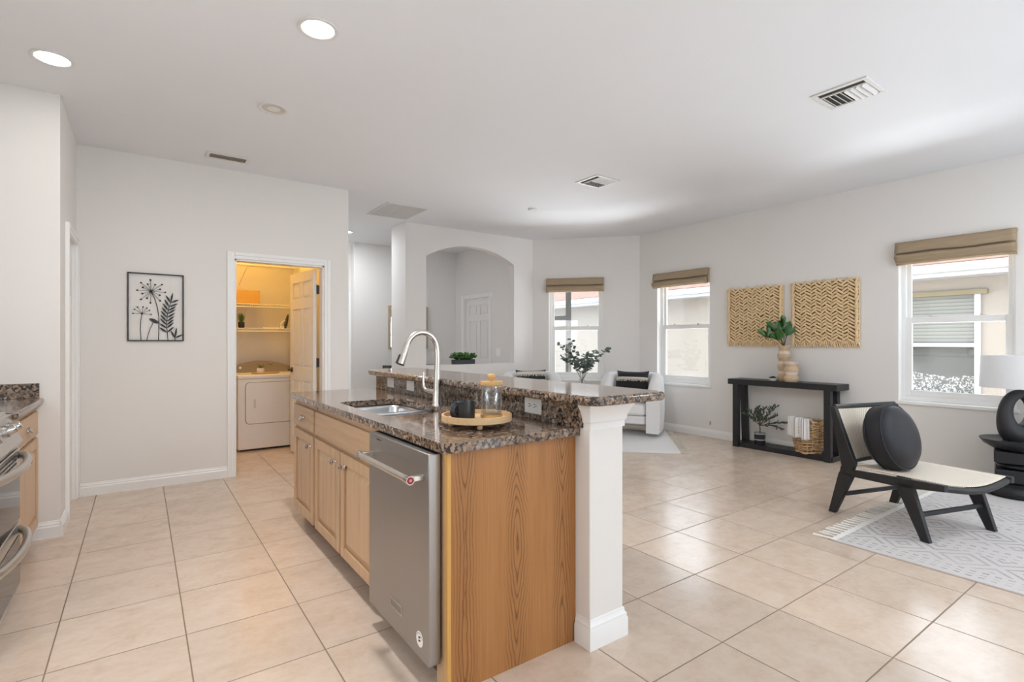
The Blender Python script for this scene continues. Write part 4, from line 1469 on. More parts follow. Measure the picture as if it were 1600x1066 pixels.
dy = thing('clothes_dryer', 'white front-loading dryer in the laundry room', 'dryer', (0.905, 6.69, 0))
W_, H_, D_ = 0.685, 0.885, 0.66
MB().box(0, W_, 0, D_, 0.02, H_ - 0.05).build('body', M_ENAMEL, dy, bevel=0.012, seg=3)
MB().box(-0.002, W_ + 0.002, -0.006, D_, H_ - 0.05, H_).build('top', M_ENAMEL, dy, bevel=0.015, seg=3)
MB().box(0.03, W_ - 0.03, 0.03, D_ - 0.03, 0, 0.02).build('feet', M_BLACK, dy)
g = MB().prism(rrect(0.075, W_ - 0.075, 0.31, 0.80, 0.05), -0.001, 0.004, 'Y'); g.build('door_gap', simple('grey seam', (0.3, 0.27, 0.24), 0.6), dy)
ddo = MB().prism(rrect(0.081, W_ - 0.081, 0.316, 0.794, 0.046), -0.012, 0.003, 'Y').build('door', M_ENAMEL, dy, bevel=0.005)
MB().box(0.165, 0.19, -0.0135, -0.0118, 0.50, 0.60).build('finger_pull', simple('shaded pull recess', (0.66, 0.63, 0.6), 0.5), ddo, bevel=0.0006)
arc = [(0.0, H_)]
for i in range(13):
    t = i / 12
    arc.append((W_ * t, H_ + 0.03 + 0.115 * math.sin(PI * (0.12 + 0.76 * t))))
arc.append((W_, H_))
mcon = MB()
lo = [mcon.v((x, D_ - 0.13, z)) if z <= H_ + 1e-6 else mcon.v((x, D_ - 0.13 + (z - H_) * 0.45, z)) for x, z in arc]
hi = [mcon.v((x, D_, z)) for x, z in arc]
mcon.face(lo[::-1]); mcon.face(hi)
for i in range(len(arc)):
    j = (i + 1) % len(arc)
    mcon.face([lo[i], lo[j], hi[j], hi[i]])
con = mcon.build('control_panel', M_PANELGREY, dy)
def on_panel(x, z, off=0.0):
    return (x, D_ - 0.13 + (z - H_) * 0.45 - off, z)
pn = Vector((0, -1, 0.45)).normalized()
for x, r in ((0.345, 0.027), (0.45, 0.016), (0.10, 0.017)):
    c = Vector(on_panel(x, H_ + 0.085 if r > 0.02 else H_ + (0.105 if x > 0.3 else 0.055)))
    MB().tube([c, c + pn * 0.02, c + pn * 0.024], [r, r * 0.9, r * 0.8], 20).build('dial', M_CHROME if x > 0.3 else M_PLATE, con, smooth=40)

def wire_shelf(z, label, y0=7.12, x0=0.66, x1=1.675, depth=0.29):
    s = thing('wire_shelf', label, 'shelf', (x0, y0, z), group='white wire shelves in the laundry')
    L = x1 - x0
    m = MB()
    n = int(L / 0.026)
    for k in range(n + 1):
        x = L * k / n
        m.tube([(x, 0, -0.034), (x, 0, 0.0), (x, depth, 0.0)], 0.0034, 5)
    m.build('deck_wires', M_WIRE, s)
    m = MB()
    for y, z_, r in ((0, 0.0, 0.006), (0, -0.034, 0.007), (depth * 0.5, -0.003, 0.003), (depth, -0.003, 0.003)):
        m.tube([(0, y, z_), (L, y, z_)], r, 6)
    m.build('rail', M_WIRE, s)
    m = MB(); m.tube([(0.42, 0.01, -0.03), (0.36, depth, -0.26)], 0.005, 6); m.build('brace', M_WIRE, s)
    return s


wire_shelf(1.435, 'lowest white wire shelf in the laundry, above the dryer')
wire_shelf(1.735, 'middle white wire shelf in the laundry, holding the wooden crate')
wire_shelf(2.255, 'topmost white wire shelf in the laundry, under the ceiling')
cr = thing('wooden_crate', 'orange-brown wooden crate on the middle laundry shelf', 'crate', (0.80, 7.14, 1.7415))
cm = MB(); cm.box(0, 0.415, 0, 0.012, 0, 0.165).build('front_board', M_ORANGEWOOD, cr)
MB().box(0, 0.415, 0.16, 0.172, 0, 0.165).build('back_board', M_ORANGEWOOD, cr)
MB().box(0.403, 0.415, 0.012, 0.16, 0, 0.165).build('side_board', M_ORANGEWOOD, cr)
MB().box(0, 0.012, 0.012, 0.16, 0, 0.165).build('side_board', M_ORANGEWOOD, cr)
MB().box(0.36, 0.403, -0.004, 0.0, 0, 0.165).build('corner_batten', M_ORANGEWOOD, cr)
MB().box(0.012, 0.403, 0.012, 0.16, 0, 0.01).build('base_board', M_ORANGEWOOD, cr)


def grass_pot(x, y, z, label, pot_mat, r, h, n, gl):
    p = thing('grass_plant', label, 'potted plant', (x, y, z))
    MB().lathe([(0, 0), (r * 0.8, 0), (r, h * 0.25), (r, h * 0.85), (r * 0.85, h), (r * 0.75, h), (r * 0.75, h * 0.85), (0, h * 0.85)], 24).build('pot', pot_mat, p, smooth=40)
    m = MB()
    for k in range(n):
        a = random.uniform(0, 2 * PI); t = random.uniform(0.1, 0.75)
        d = Vector((math.cos(a) * t, math.sin(a) * t, 1))
        m.leaf((math.cos(a) * r * 0.4 * t, math.sin(a) * r * 0.4 * t, h * 0.8), d, gl * random.uniform(0.7, 1.1), 0.008, nrm=(math.cos(a), math.sin(a), 0), droop=0.25)
    m.build('foliage', simple('bright grass', (0.10, 0.19, 0.03), 0.5, var=0.4, scale=30), p)
    return p


grass_pot(1.012, 7.19, 1.4415, 'small green grass in a dark pot on the lowest laundry shelf', M_BLACK, 0.036, 0.075, 60, 0.12)
it = thing('clothes_iron', 'dark-soled clothes iron standing on the lowest laundry shelf by the door', 'iron', (1.565, 7.25, 1.4415))
m = MB(); m.prism([(-0.05, 0.0), (-0.03, 0.0), (-0.012, 0.05), (0.0, 0.12), (0.002, 0.19), (-0.01, 0.16), (-0.03, 0.09), (-0.045, 0.03)], -0.045, 0.045, 'Y'); m.build('soleplate', M_DARKMET, it, bevel=0.003)
m = MB(); m.box(-0.10, -0.05, -0.04, 0.04, 0, 0.035).tube([(-0.08, 0, 0.035), (-0.085, 0, 0.06), (-0.055, 0, 0.09), (-0.03, 0, 0.11)], 0.012, 10); m.build('handle', M_PLATE, it, bevel=0.004)
fl = MB().box(0, 0.22, 0, 0.12, 0, 0.012).build('folded_cloth', M_PLATE, bevel=0.004)
fl.location = (1.25, 7.16, 1.4415)
tag(fl, 'flat white folded cloth on the lowest laundry shelf beside the iron', 'cloth')
dt = thing('wooden_tray', 'shallow oval wooden tray on top of the dryer', 'tray', (1.235, 6.90, H_))
MB().lathe([(0, 0), (0.15, 0), (0.165, 0.012), (0.158, 0.012), (0.146, 0.006), (0, 0.006)], 40, sy=0.5).build('dish', M_BAMBOO, dt, smooth=40)
grass_pot(1.18, 6.905, H_ + 0.006, 'little sage plant in a pale pot on the dryer tray', M_CERAM, 0.042, 0.06, 50, 0.05)

# ------------------------------------------------------------------ hall, foyer and arch sill
lamp('hall_lamp', 'AREA', (2.35, 7.62, CZ - 0.02), 12.0, (0.82, 0.90, 1.0), shape='DISK', size=0.3)
mr = thing('wall_mirror', 'wood-framed mirror on the hall wall half hidden behind the arch wall', 'mirror', (3.39, HB - 0.001, 1.15))
MB().box(0, 0.035, -0.04, 0, 0, 0.73).box(0.69, 0.725, -0.04, 0, 0, 0.73).box(0.035, 0.69, -0.04, 0, 0, 0.035).box(0.035, 0.69, -0.04, 0, 0.695, 0.73).build('frame', M_BRASSWOOD, mr, bevel=0.003)
MB().box(0.035, 0.69, -0.02, -0.005, 0.035, 0.695).build('mirror_glass', M_MIRROR, mr)
ct_ = thing('hall_console_table', 'slim black console table under the hall mirror', 'table', (3.26, 8.02, 0))
MB().box(0, 0.95, 0, 0.26, 0.82, 0.878).build('tabletop', M_BLKWOOD, ct_, bevel=0.004)
for x in (0.01, 0.9):
    for y in (0.01, 0.21):
        MB().box(x, x + 0.04, y, y + 0.04, 0, 0.82).build('leg', M_BLKWOOD, ct_)
for z0, z1 in ((1.02, 1.135), (1.145, 1.155)):
    pass
sw = thing('switch_plate', 'white double switch plate on the foyer wall right of the far door', 'switch plate', (4.69, 6.96, 1.105))
MB().box(-0.006, -0.0005, -0.058, 0.058, -0.06, 0.06).build('plate', M_PLATE, sw, bevel=0.002)
for y in (-0.023, 0.023):
    MB().box(-0.009, -0.006, y - 0.014, y + 0.014, -0.032, 0.032).build('rocker', M_PLATE, sw)
pl = thing('planter', 'clipped boxwood in a charcoal trough on the arch sill', 'planter', (3.835, YB + 0.068, SILL_Z))
MB().prism(rrect(-0.18, 0.18, -0.055, 0.055, 0.03), 0, 0.068, 'Z').build('trough', simple('charcoal trough', (0.045, 0.05, 0.058), 0.6), pl, bevel=0.004)
m = MB()
for k in range(520):
    a, b = random.uniform(0, 2 * PI), random.uniform(0, 1)
    x = random.uniform(-0.19, 0.19)
    r = 0.065 * math.sqrt(random.uniform(0.2, 1))
    p = (x, r * math.cos(a), 0.088 + 0.062 * abs(math.sin(a)) * random.uniform(0.0, 1.1))
    m.leaf(p, (random.uniform(-1, 1), random.uniform(-1, 0.6), random.uniform(-0.2, 1)), 0.036, 0.028, nrm=(0, -0.5, 1), droop=0.1)
m.build('foliage', M_BOX, pl)
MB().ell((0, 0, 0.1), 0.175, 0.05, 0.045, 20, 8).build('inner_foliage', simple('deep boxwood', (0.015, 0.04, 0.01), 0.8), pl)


# ------------------------------------------------------------------ sitting corner
def armchair(x, y, face_deg, label):
    """tub chair; local +Y is the open front"""
    c = thing('armchair', label, 'armchair', (x, y, 0.012), math.radians(face_deg), group='white boucle armchairs by the corner window')
    # shell: thick wall following a horseshoe; top dips from back to front
    NU = 44
    R0, th = 0.335, 0.165
    rows = []
    mb = MB()
    path = []
    for i in range(NU + 1):
        t = i / NU
        a = math.radians(-28) + math.radians(180 + 56) * t - PI          # horseshoe opening toward +Y
        a = math.radians(205 + 130) - math.radians(310) * (1 - t) if False else a
        path.append(t)
    sec_n = 12
    for i in range(NU + 1):
        t = i / NU
        if t < 0.22:
            s = t / 0.22
            cx, cy = -R0, 0.30 - 0.30 * s
            dx, dy = -1.0, 0.0
        elif t > 0.78:
            s = (t - 0.78) / 0.22
            cx, cy = R0, 0.30 * s
            dx, dy = 1.0, 0.0
        else:
            a = PI + PI * (t - 0.22) / 0.56
            cx, cy = R0 * math.cos(a), R0 * 0.95 * math.sin(a)
            dx, dy = math.cos(a), math.sin(a)
        back = math.sin(PI * t)
        top = 0.60 + 0.205 * min(1.0, back * 1.25) ** 1.3
        if t < 0.22 or t > 0.78:
            k = (t / 0.22) if t < 0.22 else (1 - t) / 0.22
            top = 0.56 + 0.085 * k
        top = 0.60 + 0.22 * min(1.0, 1.45 * math.sin(PI * max(0, min(1, t)))) ** 1.1 + 0.01 * math.sin(PI * t)
        bot = 0.0 if (t < 0.2 or t > 0.8) else 0.0
        ring = []
        hw = th / 2
        for j in range(sec_n * 2):
            if j < sec_n:                       # rounded top
                b = PI * j / (sec_n - 1)
                o, z = hw * math.cos(b), top - hw + hw * math.sin(b)
            else:                               # down the inside, under, up the outside
                k = (j - sec_n) / (sec_n - 1)
                if k < 0.5:
                    o, z = -hw, top - hw - (top - hw - bot) * (k * 2)
                else:
                    o, z = hw, bot + (top - hw - bot) * ((k - 0.5) * 2)
            bulge = 0.02 * math.sin(PI * max(0, min(1, z / top)))
            o2 = o + (bulge if o > 0 else 0)
            ring.append(mb.v((cx + dx * o2, cy + dy * o2, z)))
        rows.append(ring)
    n = len(rows[0])
    for a_, b_ in zip(rows, rows[1:]):
        for j in range(n):
            mb.face([a_[j], a_[(j + 1) % n], b_[(j + 1) % n], b_[j]])
    mb.face(rows[0]); mb.face(rows[-1][::-1])
    mb.build('shell', M_BOUCLE, c, bevel=0.03, seg=4, smooth=50)
    MB().prism(rrect(-0.25, 0.25, -0.24, 0.30, 0.08), 0.16, 0.27).build('seat_base', M_BOUCLE, c, bevel=0.02, seg=3)
    MB().prism(rrect(-0.25, 0.25, -0.235, 0.31, 0.09), 0.272, 0.425).build('seat_cushion', M_BOUCLE, c, bevel=0.05, seg=5)
    return c


CH_B = (5.56, 4.93, 118.0)
CH_A = (4.52, 5.86, 158.0)
armchair(*CH_A, 'white boucle armchair on the left, mostly hidden behind the bar top')
armchair(*CH_B, 'white boucle armchair on the right, beside the window and rug')


def pillow_mesh(mb, w, h, t, n=18):
    def f(sgn):
        def g(u, v):
            a, b = 2 * u - 1, 2 * v - 1
            k = (1 - a ** 4) * (1 - b ** 4)
            pinch = 1 - 0.07 * (1 - abs(a) ** 3) * abs(b) ** 2
            pinch2 = 1 - 0.07 * (1 - abs(b) ** 3) * abs(a) ** 2
            return (w / 2 * a * pinch2, sgn * t / 2 * max(0.0, k) ** 0.5, h / 2 * b * pinch)
        return g
    mb.grid(f(1), n, n)
    mb.grid(f(-1), n, n)
    bmesh.ops.remove_doubles(mb.bm, verts=mb.bm.verts, dist=1e-4)


def cushion(chair, w, h, label, zc, fwd, style):
    cx, cy, deg = chair
    a = math.radians(deg)
    px, py = cx - math.sin(a) * fwd, cy + math.cos(a) * fwd
    o = thing('throw_pillow', label, 'pillow', (px, py, zc), a, group='black and cream throw pillows on the armchairs')
    tilt = Matrix.Rotation(math.radians(16), 4, 'X')
    m = MB(); m.M = tilt
    pillow_mesh(m, w, h, 0.14)
    m.build('cover', M_VELVET, o, smooth=60)
    def strip(z0, z1, mat, name, off=0.004):
        s = MB(); s.M = tilt
        def g(u, v):
            A = (2 * u - 1) * 0.985
            z = z0 + (z1 - z0) * v
            B = z / (h / 2)
            k = max(0.0, (1 - A ** 4) * (1 - B ** 4)) ** 0.5
            return (w / 2 * A, 0.07 * k + off, z)
        s.grid(g, 18, 3)
        s.build(name, mat, o, smooth=60, solid=0.003)
    def fringe(z, name):
        s = MB(); s.M = tilt
        for k in range(46):
            A = -0.96 + 1.92 * k / 45
            B = z / (h / 2)
            kk = max(0.0, (1 - A ** 4) * (1 - B ** 4)) ** 0.5
            x = w / 2 * A
            L = random.uniform(0.018, 0.036)
            s.tube([(x, 0.07 * kk + 0.006, z), (x + random.uniform(-0.008, 0.012), 0.07 * kk + 0.012, z - L * 0.6), (x + random.uniform(-0.01, 0.016), 0.07 * kk + 0.006, z - L)], 0.0035, 5)
        s.build(name, M_CREAM, o)
    if style == 0:
        strip(h * 0.20, h * 0.27, M_CREAM, 'cream_band')
        fringe(h * 0.21, 'fringe')
        strip(-h * 0.10, h * 0.195, M_KNIT, 'knit_band', 0.002)
        strip(-h * 0.22, -h * 0.12, M_CREAM, 'lower_band')
    else:
        strip(h * 0.32, h * 0.42, M_CREAM, 'cream_band')
        fringe(h * 0.33, 'fringe')
        strip(h * 0.10, h * 0.15, M_CREAM, 'thin_band')
        strip(-h * 0.2, h * 0.08, M_KNIT, 'knit_band', 0.002)


cushion(CH_B, 0.45, 0.45, 'black pillow with cream fringe bands on the right white armchair', 0.65, 0.0, 0)
cushion(CH_A, 0.45, 0.45, 'black pillow with cream bands on the left white armchair behind the bar', 0.655, 0.0, 1)

rg2 = thing('area_rug', 'pale cream rug with fringe under the white armchairs', 'rug', (4.97, 3.69, 0))
ur = Vector((5.835 - 4.965, 4.555 - 3.69)).normalized()       # fringe edge direction
vr = Vector((-ur.y, ur.x))
MRG = Matrix(((ur.x, vr.x, 0, 0), (ur.y, vr.y, 0, 0), (0, 0, 1, 0), (0, 0, 0, 1)))
m = MB(); m.M = MRG; m.box(0, 1.5, 0, 2.3, 0.0, 0.011); m.build('pile', M_RUGW, rg2, bevel=0.003)
def fringe_strip(n, L, length, M, parent, side, mat=M_FRINGE):
    s = MB(); s.M = M
    for k in range(n):
        t = L * (k + 0.5) / n
        j = random.uniform(-0.012, 0.012)
        for d in (-0.004, 0.004):
            s.tube([side(t + d, -0.002, 0.008), side(t + d + j * 0.5, length * 0.35, 0.006), side(t + d + j, length * random.uniform(0.85, 1.05), 0.004)], [0.007, 0.006, 0.008], 6)
    return s.build('fringe', mat, parent)
fringe_strip(34, 1.48, 0.10, MRG, rg2, lambda t, o, z: (t, -o, z), M_FRINGE2)
m = MB(); m.M = MRG; m.box(0, 1.5, -0.004, 0.02, 0.0105, 0.014); m.build('binding', M_FRINGE, rg2)

# eucalyptus in a vase on a small round table between the chairs
TBX, TBY = 5.02, 5.36
tb = thing('side_table', 'small round pale table between the white armchairs behind the bar', 'table', (TBX, TBY, 0.012))
MB().lathe([(0, 0.46), (0.19, 0.46), (0.2, 0.47), (0.2, 0.485), (0, 0.485)], 40).build('tabletop', M_LIGHTWOOD, tb, smooth=40)
MB().lathe([(0, 0), (0.14, 0), (0.14, 0.012), (0.03, 0.02), (0.025, 0.46), (0, 0.46)], 32).build('pedestal', M_LIGHTWOOD, tb, smooth=40)
ev = thing('vase_of_eucalyptus', 'grey-green leafy branches in a glass vase in front of the corner window', 'plant', (TBX, TBY, 0.497))
MB().lathe([(0, 0), (0.055, 0), (0.07, 0.04), (0.07, 0.15), (0.04, 0.22), (0.045, 0.25), (0.041, 0.25), (0.036, 0.22), (0.064, 0.15), (0.064, 0.045), (0.05, 0.012), (0, 0.012)], 32).build('vase', M_CLEAR, ev, smooth=50)
right = Vector((math.cos(YAW), -math.sin(YAW), 0))
stems = [(-0.30, 0.52, 0.10), (-0.16, 0.58, -0.05), (-0.13, 0.38, 0.1), (0.04, 0.40, -0.1), (0.20, 0.42, 0.05), (0.36, 0.46, -0.05), (0.24, 0.30, 0.12), (-0.28, 0.34, -0.1), (0.08, 0.26, 0.1)]
away = Vector((math.sin(YAW), math.cos(YAW), 0))
sm_, lm_ = MB(), MB()
for sx, sh, sd_ in stems:
    end = right * sx + away * sd_ + Vector((0, 0, 0.22 + sh))
    p0 = Vector((0, 0, 0.03))
    mid = Vector((0, 0, 0.26)) + (end - Vector((0, 0, 0.26))) * 0.45 + Vector((0, 0, 0.06))
    pts = [p0, Vector((sx * 0.04, 0, 0.24)), mid, end]
    sm_.tube(pts, [0.003, 0.003, 0.0025, 0.0015], 5)
    cv = []
    for k in range(14):
        t = 0.30 + 0.70 * k / 13
        c = mid.lerp(end, (t - 0.5) / 0.5) if t > 0.5 else Vector((0, 0, 0.24)).lerp(mid, t / 0.5)
        for s in (-1, 1):
            a = random.uniform(0, 2 * PI)
            d = Vector((math.cos(a), math.sin(a), random.uniform(-0.3, 0.6)))
            lm_.leaf(c, d, random.uniform(0.05, 0.075), random.uniform(0.038, 0.052), nrm=(random.uniform(-1, 1), random.uniform(-1, 0), 0.6), fold=0.15)
sm_.build('stem', M_STEM, ev)
lm_.build('foliage', M_EUC, ev)

# ------------------------------------------------------------------ console table and what stands on it
cn = thing('console_table', 'long black console table with slanted legs against the right wall', 'table', (5.87, 2.44, 0))
CL = 1.235
MB().box(0, 0.285, 0, CL, 0.755, 0.82).build('tabletop', M_BLKWOOD, cn, bevel=0.003)
MB().box(0.03, 0.27, 0.055, CL - 0.055, 0.0, 0.055).build('lower_shelf', M_BLKWOOD, cn, bevel=0.003)
for ya, yb in ((0.065, 0.132), (CL - 0.132, CL - 0.065)):
    MB().prism([(0.0, 0.0), (0.06, 0.0), (0.06, 0.755), (0.0, 0.755)], ya, yb, 'Y').build('leg', M_BLKWOOD, cn, bevel=0.002)
    MB().prism([(0.20, 0.0), (0.265, 0.0), (0.225, 0.755), (0.16, 0.755)], ya, yb, 'Y').build('leg', M_BLKWOOD, cn, bevel=0.002)

def vase(name, loc, prof, label):
    v = thing(name, label, 'vase', loc)
    inner = [(max(0.0, r - 0.008), z) for r, z in reversed(prof[1:])]
    MB().lathe(prof + inner[:1] + [(max(0, prof[-1][0] - 0.01), prof[-1][1] - 0.03), (0, prof[-1][1] - 0.03)], 40).build('body', M_VASE, v, smooth=60)
    return v
def wavy(h, r, n, amp, rt):
    p = [(0, 0), (r * 0.92, 0)]
    for i in range(1, 41):
        t = i / 40
        p.append((r * (1 - 0.0 * t) + amp * math.sin(2 * PI * n * t - 0.6) - (r - rt) * t, h * t))
    return p
vase('ceramic_vase', (6.03, 3.067, 0.82), wavy(0.405, 0.063, 3.3, 0.009, 0.062), 'taller banded cream vase on the console holding fiddle leaf branches')
vase('ceramic_vase', (5.95, 2.945, 0.82), wavy(0.235, 0.069, 2.4, 0.008, 0.070), 'shorter banded cream vase on the console')
fd = thing('fiddle_leaf_branch', 'dark green fiddle leaf branches in the taller cream vase', 'plant', (6.03, 3.067, 1.2))
ms, ml = MB(), MB()
rf = random.Random(21)
for ex, ez, n in ((-0.25, 0.17, 5), (-0.15, 0.29, 5), (0.0, 0.34, 6), (0.06, 0.22, 4), (-0.12, 0.12, 4)):
    p0, p1 = Vector((0, 0, -0.05)), right * ex * 0.95 + away * rf.uniform(-0.06, 0.02) + Vector((0, 0, ez * 0.8))
    pm = Vector((0, 0, 0.03)).lerp(p1, 0.45) + Vector((0, 0, 0.03))
    ms.tube([p0, Vector((0, 0, 0.02)), pm, p1], [0.005, 0.005, 0.004, 0.002], 6)
    for k in range(n):
        t = 0.35 + 0.65 * k / (n - 1)
        b = pm.lerp(p1, (t - 0.35) / 0.65)
        sd = rf.choice((-1, 1))
        d = right * (ex * 2.2 + 0.55 * sd + rf.uniform(-0.3, 0.3)) + Vector((0, 0, 0.45 + 0.5 * t + rf.uniform(-0.35, 0.3))) + away * rf.uniform(-0.7, 0.2)
        ml.leaf(b, d, rf.uniform(0.10, 0.145), rf.uniform(0.06, 0.082), nrm=-away + Vector((rf.uniform(-0.5, 0.5), 0, 0.5)), fold=0.25, droop=0.18, tip=0.62)
ms.build('stem', M_STEM, fd)
ml.build('foliage', M_FIDDLE, fd)
sc_ = thing('succulent_bowl', 'tiny succulent in a low white bowl on the console beside the vases', 'plant', (5.95, 3.155, 0.82))
MB().lathe([(0, 0), (0.035, 0), (0.05, 0.02), (0.052, 0.03), (0.045, 0.03), (0, 0.024)], 28).build('bowl', M_CERAM, sc_, smooth=40)
m = MB()
for k in range(40):
    a = random.uniform(0, 2 * PI); t = random.uniform(0.2, 1.2)
    m.leaf((0.02 * math.cos(a) * t, 0.02 * math.sin(a) * t, 0.026), (math.cos(a) * t, math.sin(a) * t, 0.8), 0.035, 0.014)
m.build('foliage', M_OLIVE, sc_)

# olive tree in striped pot
ol = thing('potted_olive_tree', 'little olive tree in a black striped pot on the console shelf', 'potted plant', (5.985, 3.33, 0.055))
MB().lathe([(0, 0), (0.058, 0), (0.061, 0.004), (0.061, 0.137), (0.057, 0.138), (0.057, 0.12), (0, 0.12)], 36).build('pot', simple('black pot glaze', (0.02, 0.02, 0.024), 0.4), ol, smooth=40)
for z in (0.052, 0.122):
    MB().lathe([(0.0612, z), (0.0618, z + 0.001), (0.0618, z + 0.011), (0.0612, z + 0.012)], 36).build('pale_band', simple('grey pot band', (0.42, 0.42, 0.44), 0.5), ol, smooth=40)
ms, ml = MB(), MB()
ms.tube([(0, 0, 0.1), (0.006, 0.0, 0.17), (0.0, 0.004, 0.24)], [0.009, 0.007, 0.006], 7)
tw = [(-0.9, 1.0), (-0.55, 1.2), (-0.25, 1.5), (0.1, 1.0), (0.45, 0.75), (0.75, 0.6), (0.95, 0.15), (0.8, -0.1), (-0.75, 0.55), (0.3, 0.4), (-0.2, 0.8)]
for dx, dz in tw:
    L = random.uniform(0.21, 0.31)
    d = (right * dx + away * random.uniform(-0.5, -0.05) + Vector((0, 0, dz))).normalized()
    p0 = Vector((0, 0, 0.22)); p1 = p0 + d * L
    ms.tube([p0, p0 + d * L * 0.5 + Vector((0, 0, 0.02)), p1], [0.004, 0.003, 0.0015], 5)
    for k in range(24):
        t = 0.2 + 0.8 * k / 23
        q = p0.lerp(p1, t) + Vector((0, 0, 0.02 * math.sin(PI * t)))
        a = random.uniform(0, 2 * PI)
        ml.leaf(q, d + Vector((math.cos(a), math.sin(a), random.uniform(-0.4, 0.7))) * 0.8, random.uniform(0.032, 0.05), 0.015, nrm=-away)
ms.build('trunk', M_STEM, ol)
ml.build('foliage', M_OLIVE, ol)

# basket with towel
bk = thing('wicker_basket', 'open-weave wicker basket on the console shelf', 'basket', (6.01, 2.79, 0.055))
m = MB()
BH = 0.36
def br(z):
    t = z / BH
    return 0.112 + 0.045 * math.sin(PI * min(1, t * 0.72 + 0.02))
nst = 18
rb = random.Random(5)
for k in range(11):
    z = 0.012 + (BH - 0.024) * k / 10
    for strand in range(1 if k in (0, 10) else 2):
        pts = []
        ph = rb.uniform(0, 6)
        for j in range(nst * 2):
            a = 2 * PI * j / (nst * 2)
            r = br(z) + 0.007 * (1 if (j // 2 + k + strand) % 2 else -1)
            pts.append((r * math.cos(a), r * math.sin(a), z + (strand - 0.5) * 0.012 + 0.006 * math.sin(4 * a + ph)))
        m.tube(pts, 0.0062 if k not in (0, 10) else 0.012, 6, closed=True)
m.build('weave', M_WICK, bk, smooth=60)
m = MB()
for j in range(nst):
    a = 2 * PI * j / nst
    m.tube([(br(z) * math.cos(a), br(z) * math.sin(a), z) for z in (0, 0.09, 0.18, 0.27, BH)], 0.006, 5)
m.build('stake', M_WICK, bk)
MB().lathe([(0, 0), (0.105, 0), (0.105, 0.006), (0, 0.006)], 28).build('base', M_WICK, bk)
tw_ = thing('hand_towel', 'white towel with grey stripes draped over the wicker basket rim', 'towel', (6.01 - 0.118, 2.79 + 0.025, 0.055 + BH))
m = MB()
DN = Vector((-0.95, 0.30, 0)).normalized()      # outward over the rim
DT = Vector((-DN.y, DN.x, 0))
def tf(u, v):
    w = (u - 0.5) * 0.25
    rip = 0.012 * math.sin(u * 19) + 0.006 * math.sin(u * 41 + 1)
    if v < 0.3:
        s = v / 0.3
        o, z = -0.10 + 0.10 * s, -0.10 + 0.125 * s
    elif v < 0.42:
        s = (v - 0.3) / 0.12
        o, z = 0.05 * s, 0.025
    else:
        s = (v - 0.42) / 0.58
        o, z = 0.05 + 0.004 * math.sin(s * 2) - 0.02 * (2 * u - 1) ** 2, 0.02 - 0.215 * s
    p = DN * (o + rip * min(1, v * 2)) + DT * (w * (1 + 0.12 * v)) + Vector((0, 0, z + 0.01 * math.sin(u * 13) * v))
    return tuple(p)
m.grid(tf, 48, 20)
tob = m.build('cloth', mat_towel(), tw_, smooth=70, solid=0.008)

# ------------------------------------------------------------------ woven wall hangings
def hanging(y0, y1, z0, z1, label, seed):
    rnd = random.Random(seed)
    o = thing('woven_wall_hanging', label, 'wall hanging', (XR - 0.001, y0, z0), group='straw wall hangings above the console')
    w, h = y1 - y0, z1 - z0
    MB().box(-0.012, 0, 0.012, w - 0.012, 0.02, h - 0.01).build('backing', M_STRAWBK, o)
    m = MB()
    cols, rows = 13, 18
    cw, rh = w / cols, (h - 0.05) / rows
    for i in range(cols):
        for j in range(rows):
            y = cw * (i + 0.5) + rnd.uniform(-0.003, 0.003)
            z = 0.045 + rh * (j + 0.5) + rnd.uniform(-0.003, 0.003)
            s = 1 if i % 2 else -1
            edge = i in (0, cols - 1)
            L = cw * 0.80
            dy_, dz_ = (L * (0.86 + rnd.uniform(-0.1, 0.1)), L * (0.62 + rnd.uniform(-0.12, 0.12)) * s) if not edge else (L * 0.3, L * 0.95 * s)
            z += rh * 0.5 * (i % 2) - rh * 0.25
            x = -0.022 - (0.007 if (i + j) % 2 else 0.0)
            m.tube([(x + 0.009, y - dy_, z - dz_), (x - 0.004, y - dy_ * 0.3, z - dz_ * 0.3), (x - 0.004, y + dy_ * 0.3, z + dz_ * 0.3), (x + 0.009, y + dy_, z + dz_)], [0.009, 0.0118, 0.0118, 0.009], 8)
    m.build('woven_strands', M_STRAW, o, smooth=60)
    m = MB()
    for k in range(34):
        y = w * (k + 0.5) / 34
        m.tube([(-0.016, y + 0.012, 0.085), (-0.024, y, 0.045), (-0.016, y - 0.012 + rnd.uniform(-0.01, 0.01), rnd.uniform(-0.012, 0.006))], [0.006, 0.0085, 0.006], 6)
        m.tube([(-0.018, y, h - 0.012), (-0.02, y + 0.02, h - 0.004)], 0.007, 6)
    for k in range(30):
        z = 0.03 + (h - 0.05) * k / 29
        for yy in (0.006, w - 0.006):
            m.tube([(-0.012, yy, z - 0.012), (-0.02, yy + rnd.uniform(-0.005, 0.005), z + 0.016)], 0.0075, 6)
    m.build('edge_strands', M_STRAW, o, smooth=60)


hanging(2.335, 3.045, 1.212, 1.945, 'right straw-coloured woven wall hanging, nearer the big window', 3)
hanging(3.135, 3.85, 1.215, 1.94, 'left straw-coloured woven wall hanging, behind the fiddle leaf branches', 4)
wo = thing('shade_cord', 'thin white shade cord ending in a small tensioner right of the armchair window', 'cord', (XR, 4.108, 0.19))
MB().tube([(-0.012, 0, 0.02), (-0.012, 0, 1.87)], 0.0015, 5).build('cord', M_PLATE, wo)
MB().box(-0.016, -0.0005, -0.008, 0.008, -0.025, 0.025).build('tensioner', simple('grey plastic', (0.4, 0.4, 0.4), 0.5), wo, bevel=0.003)

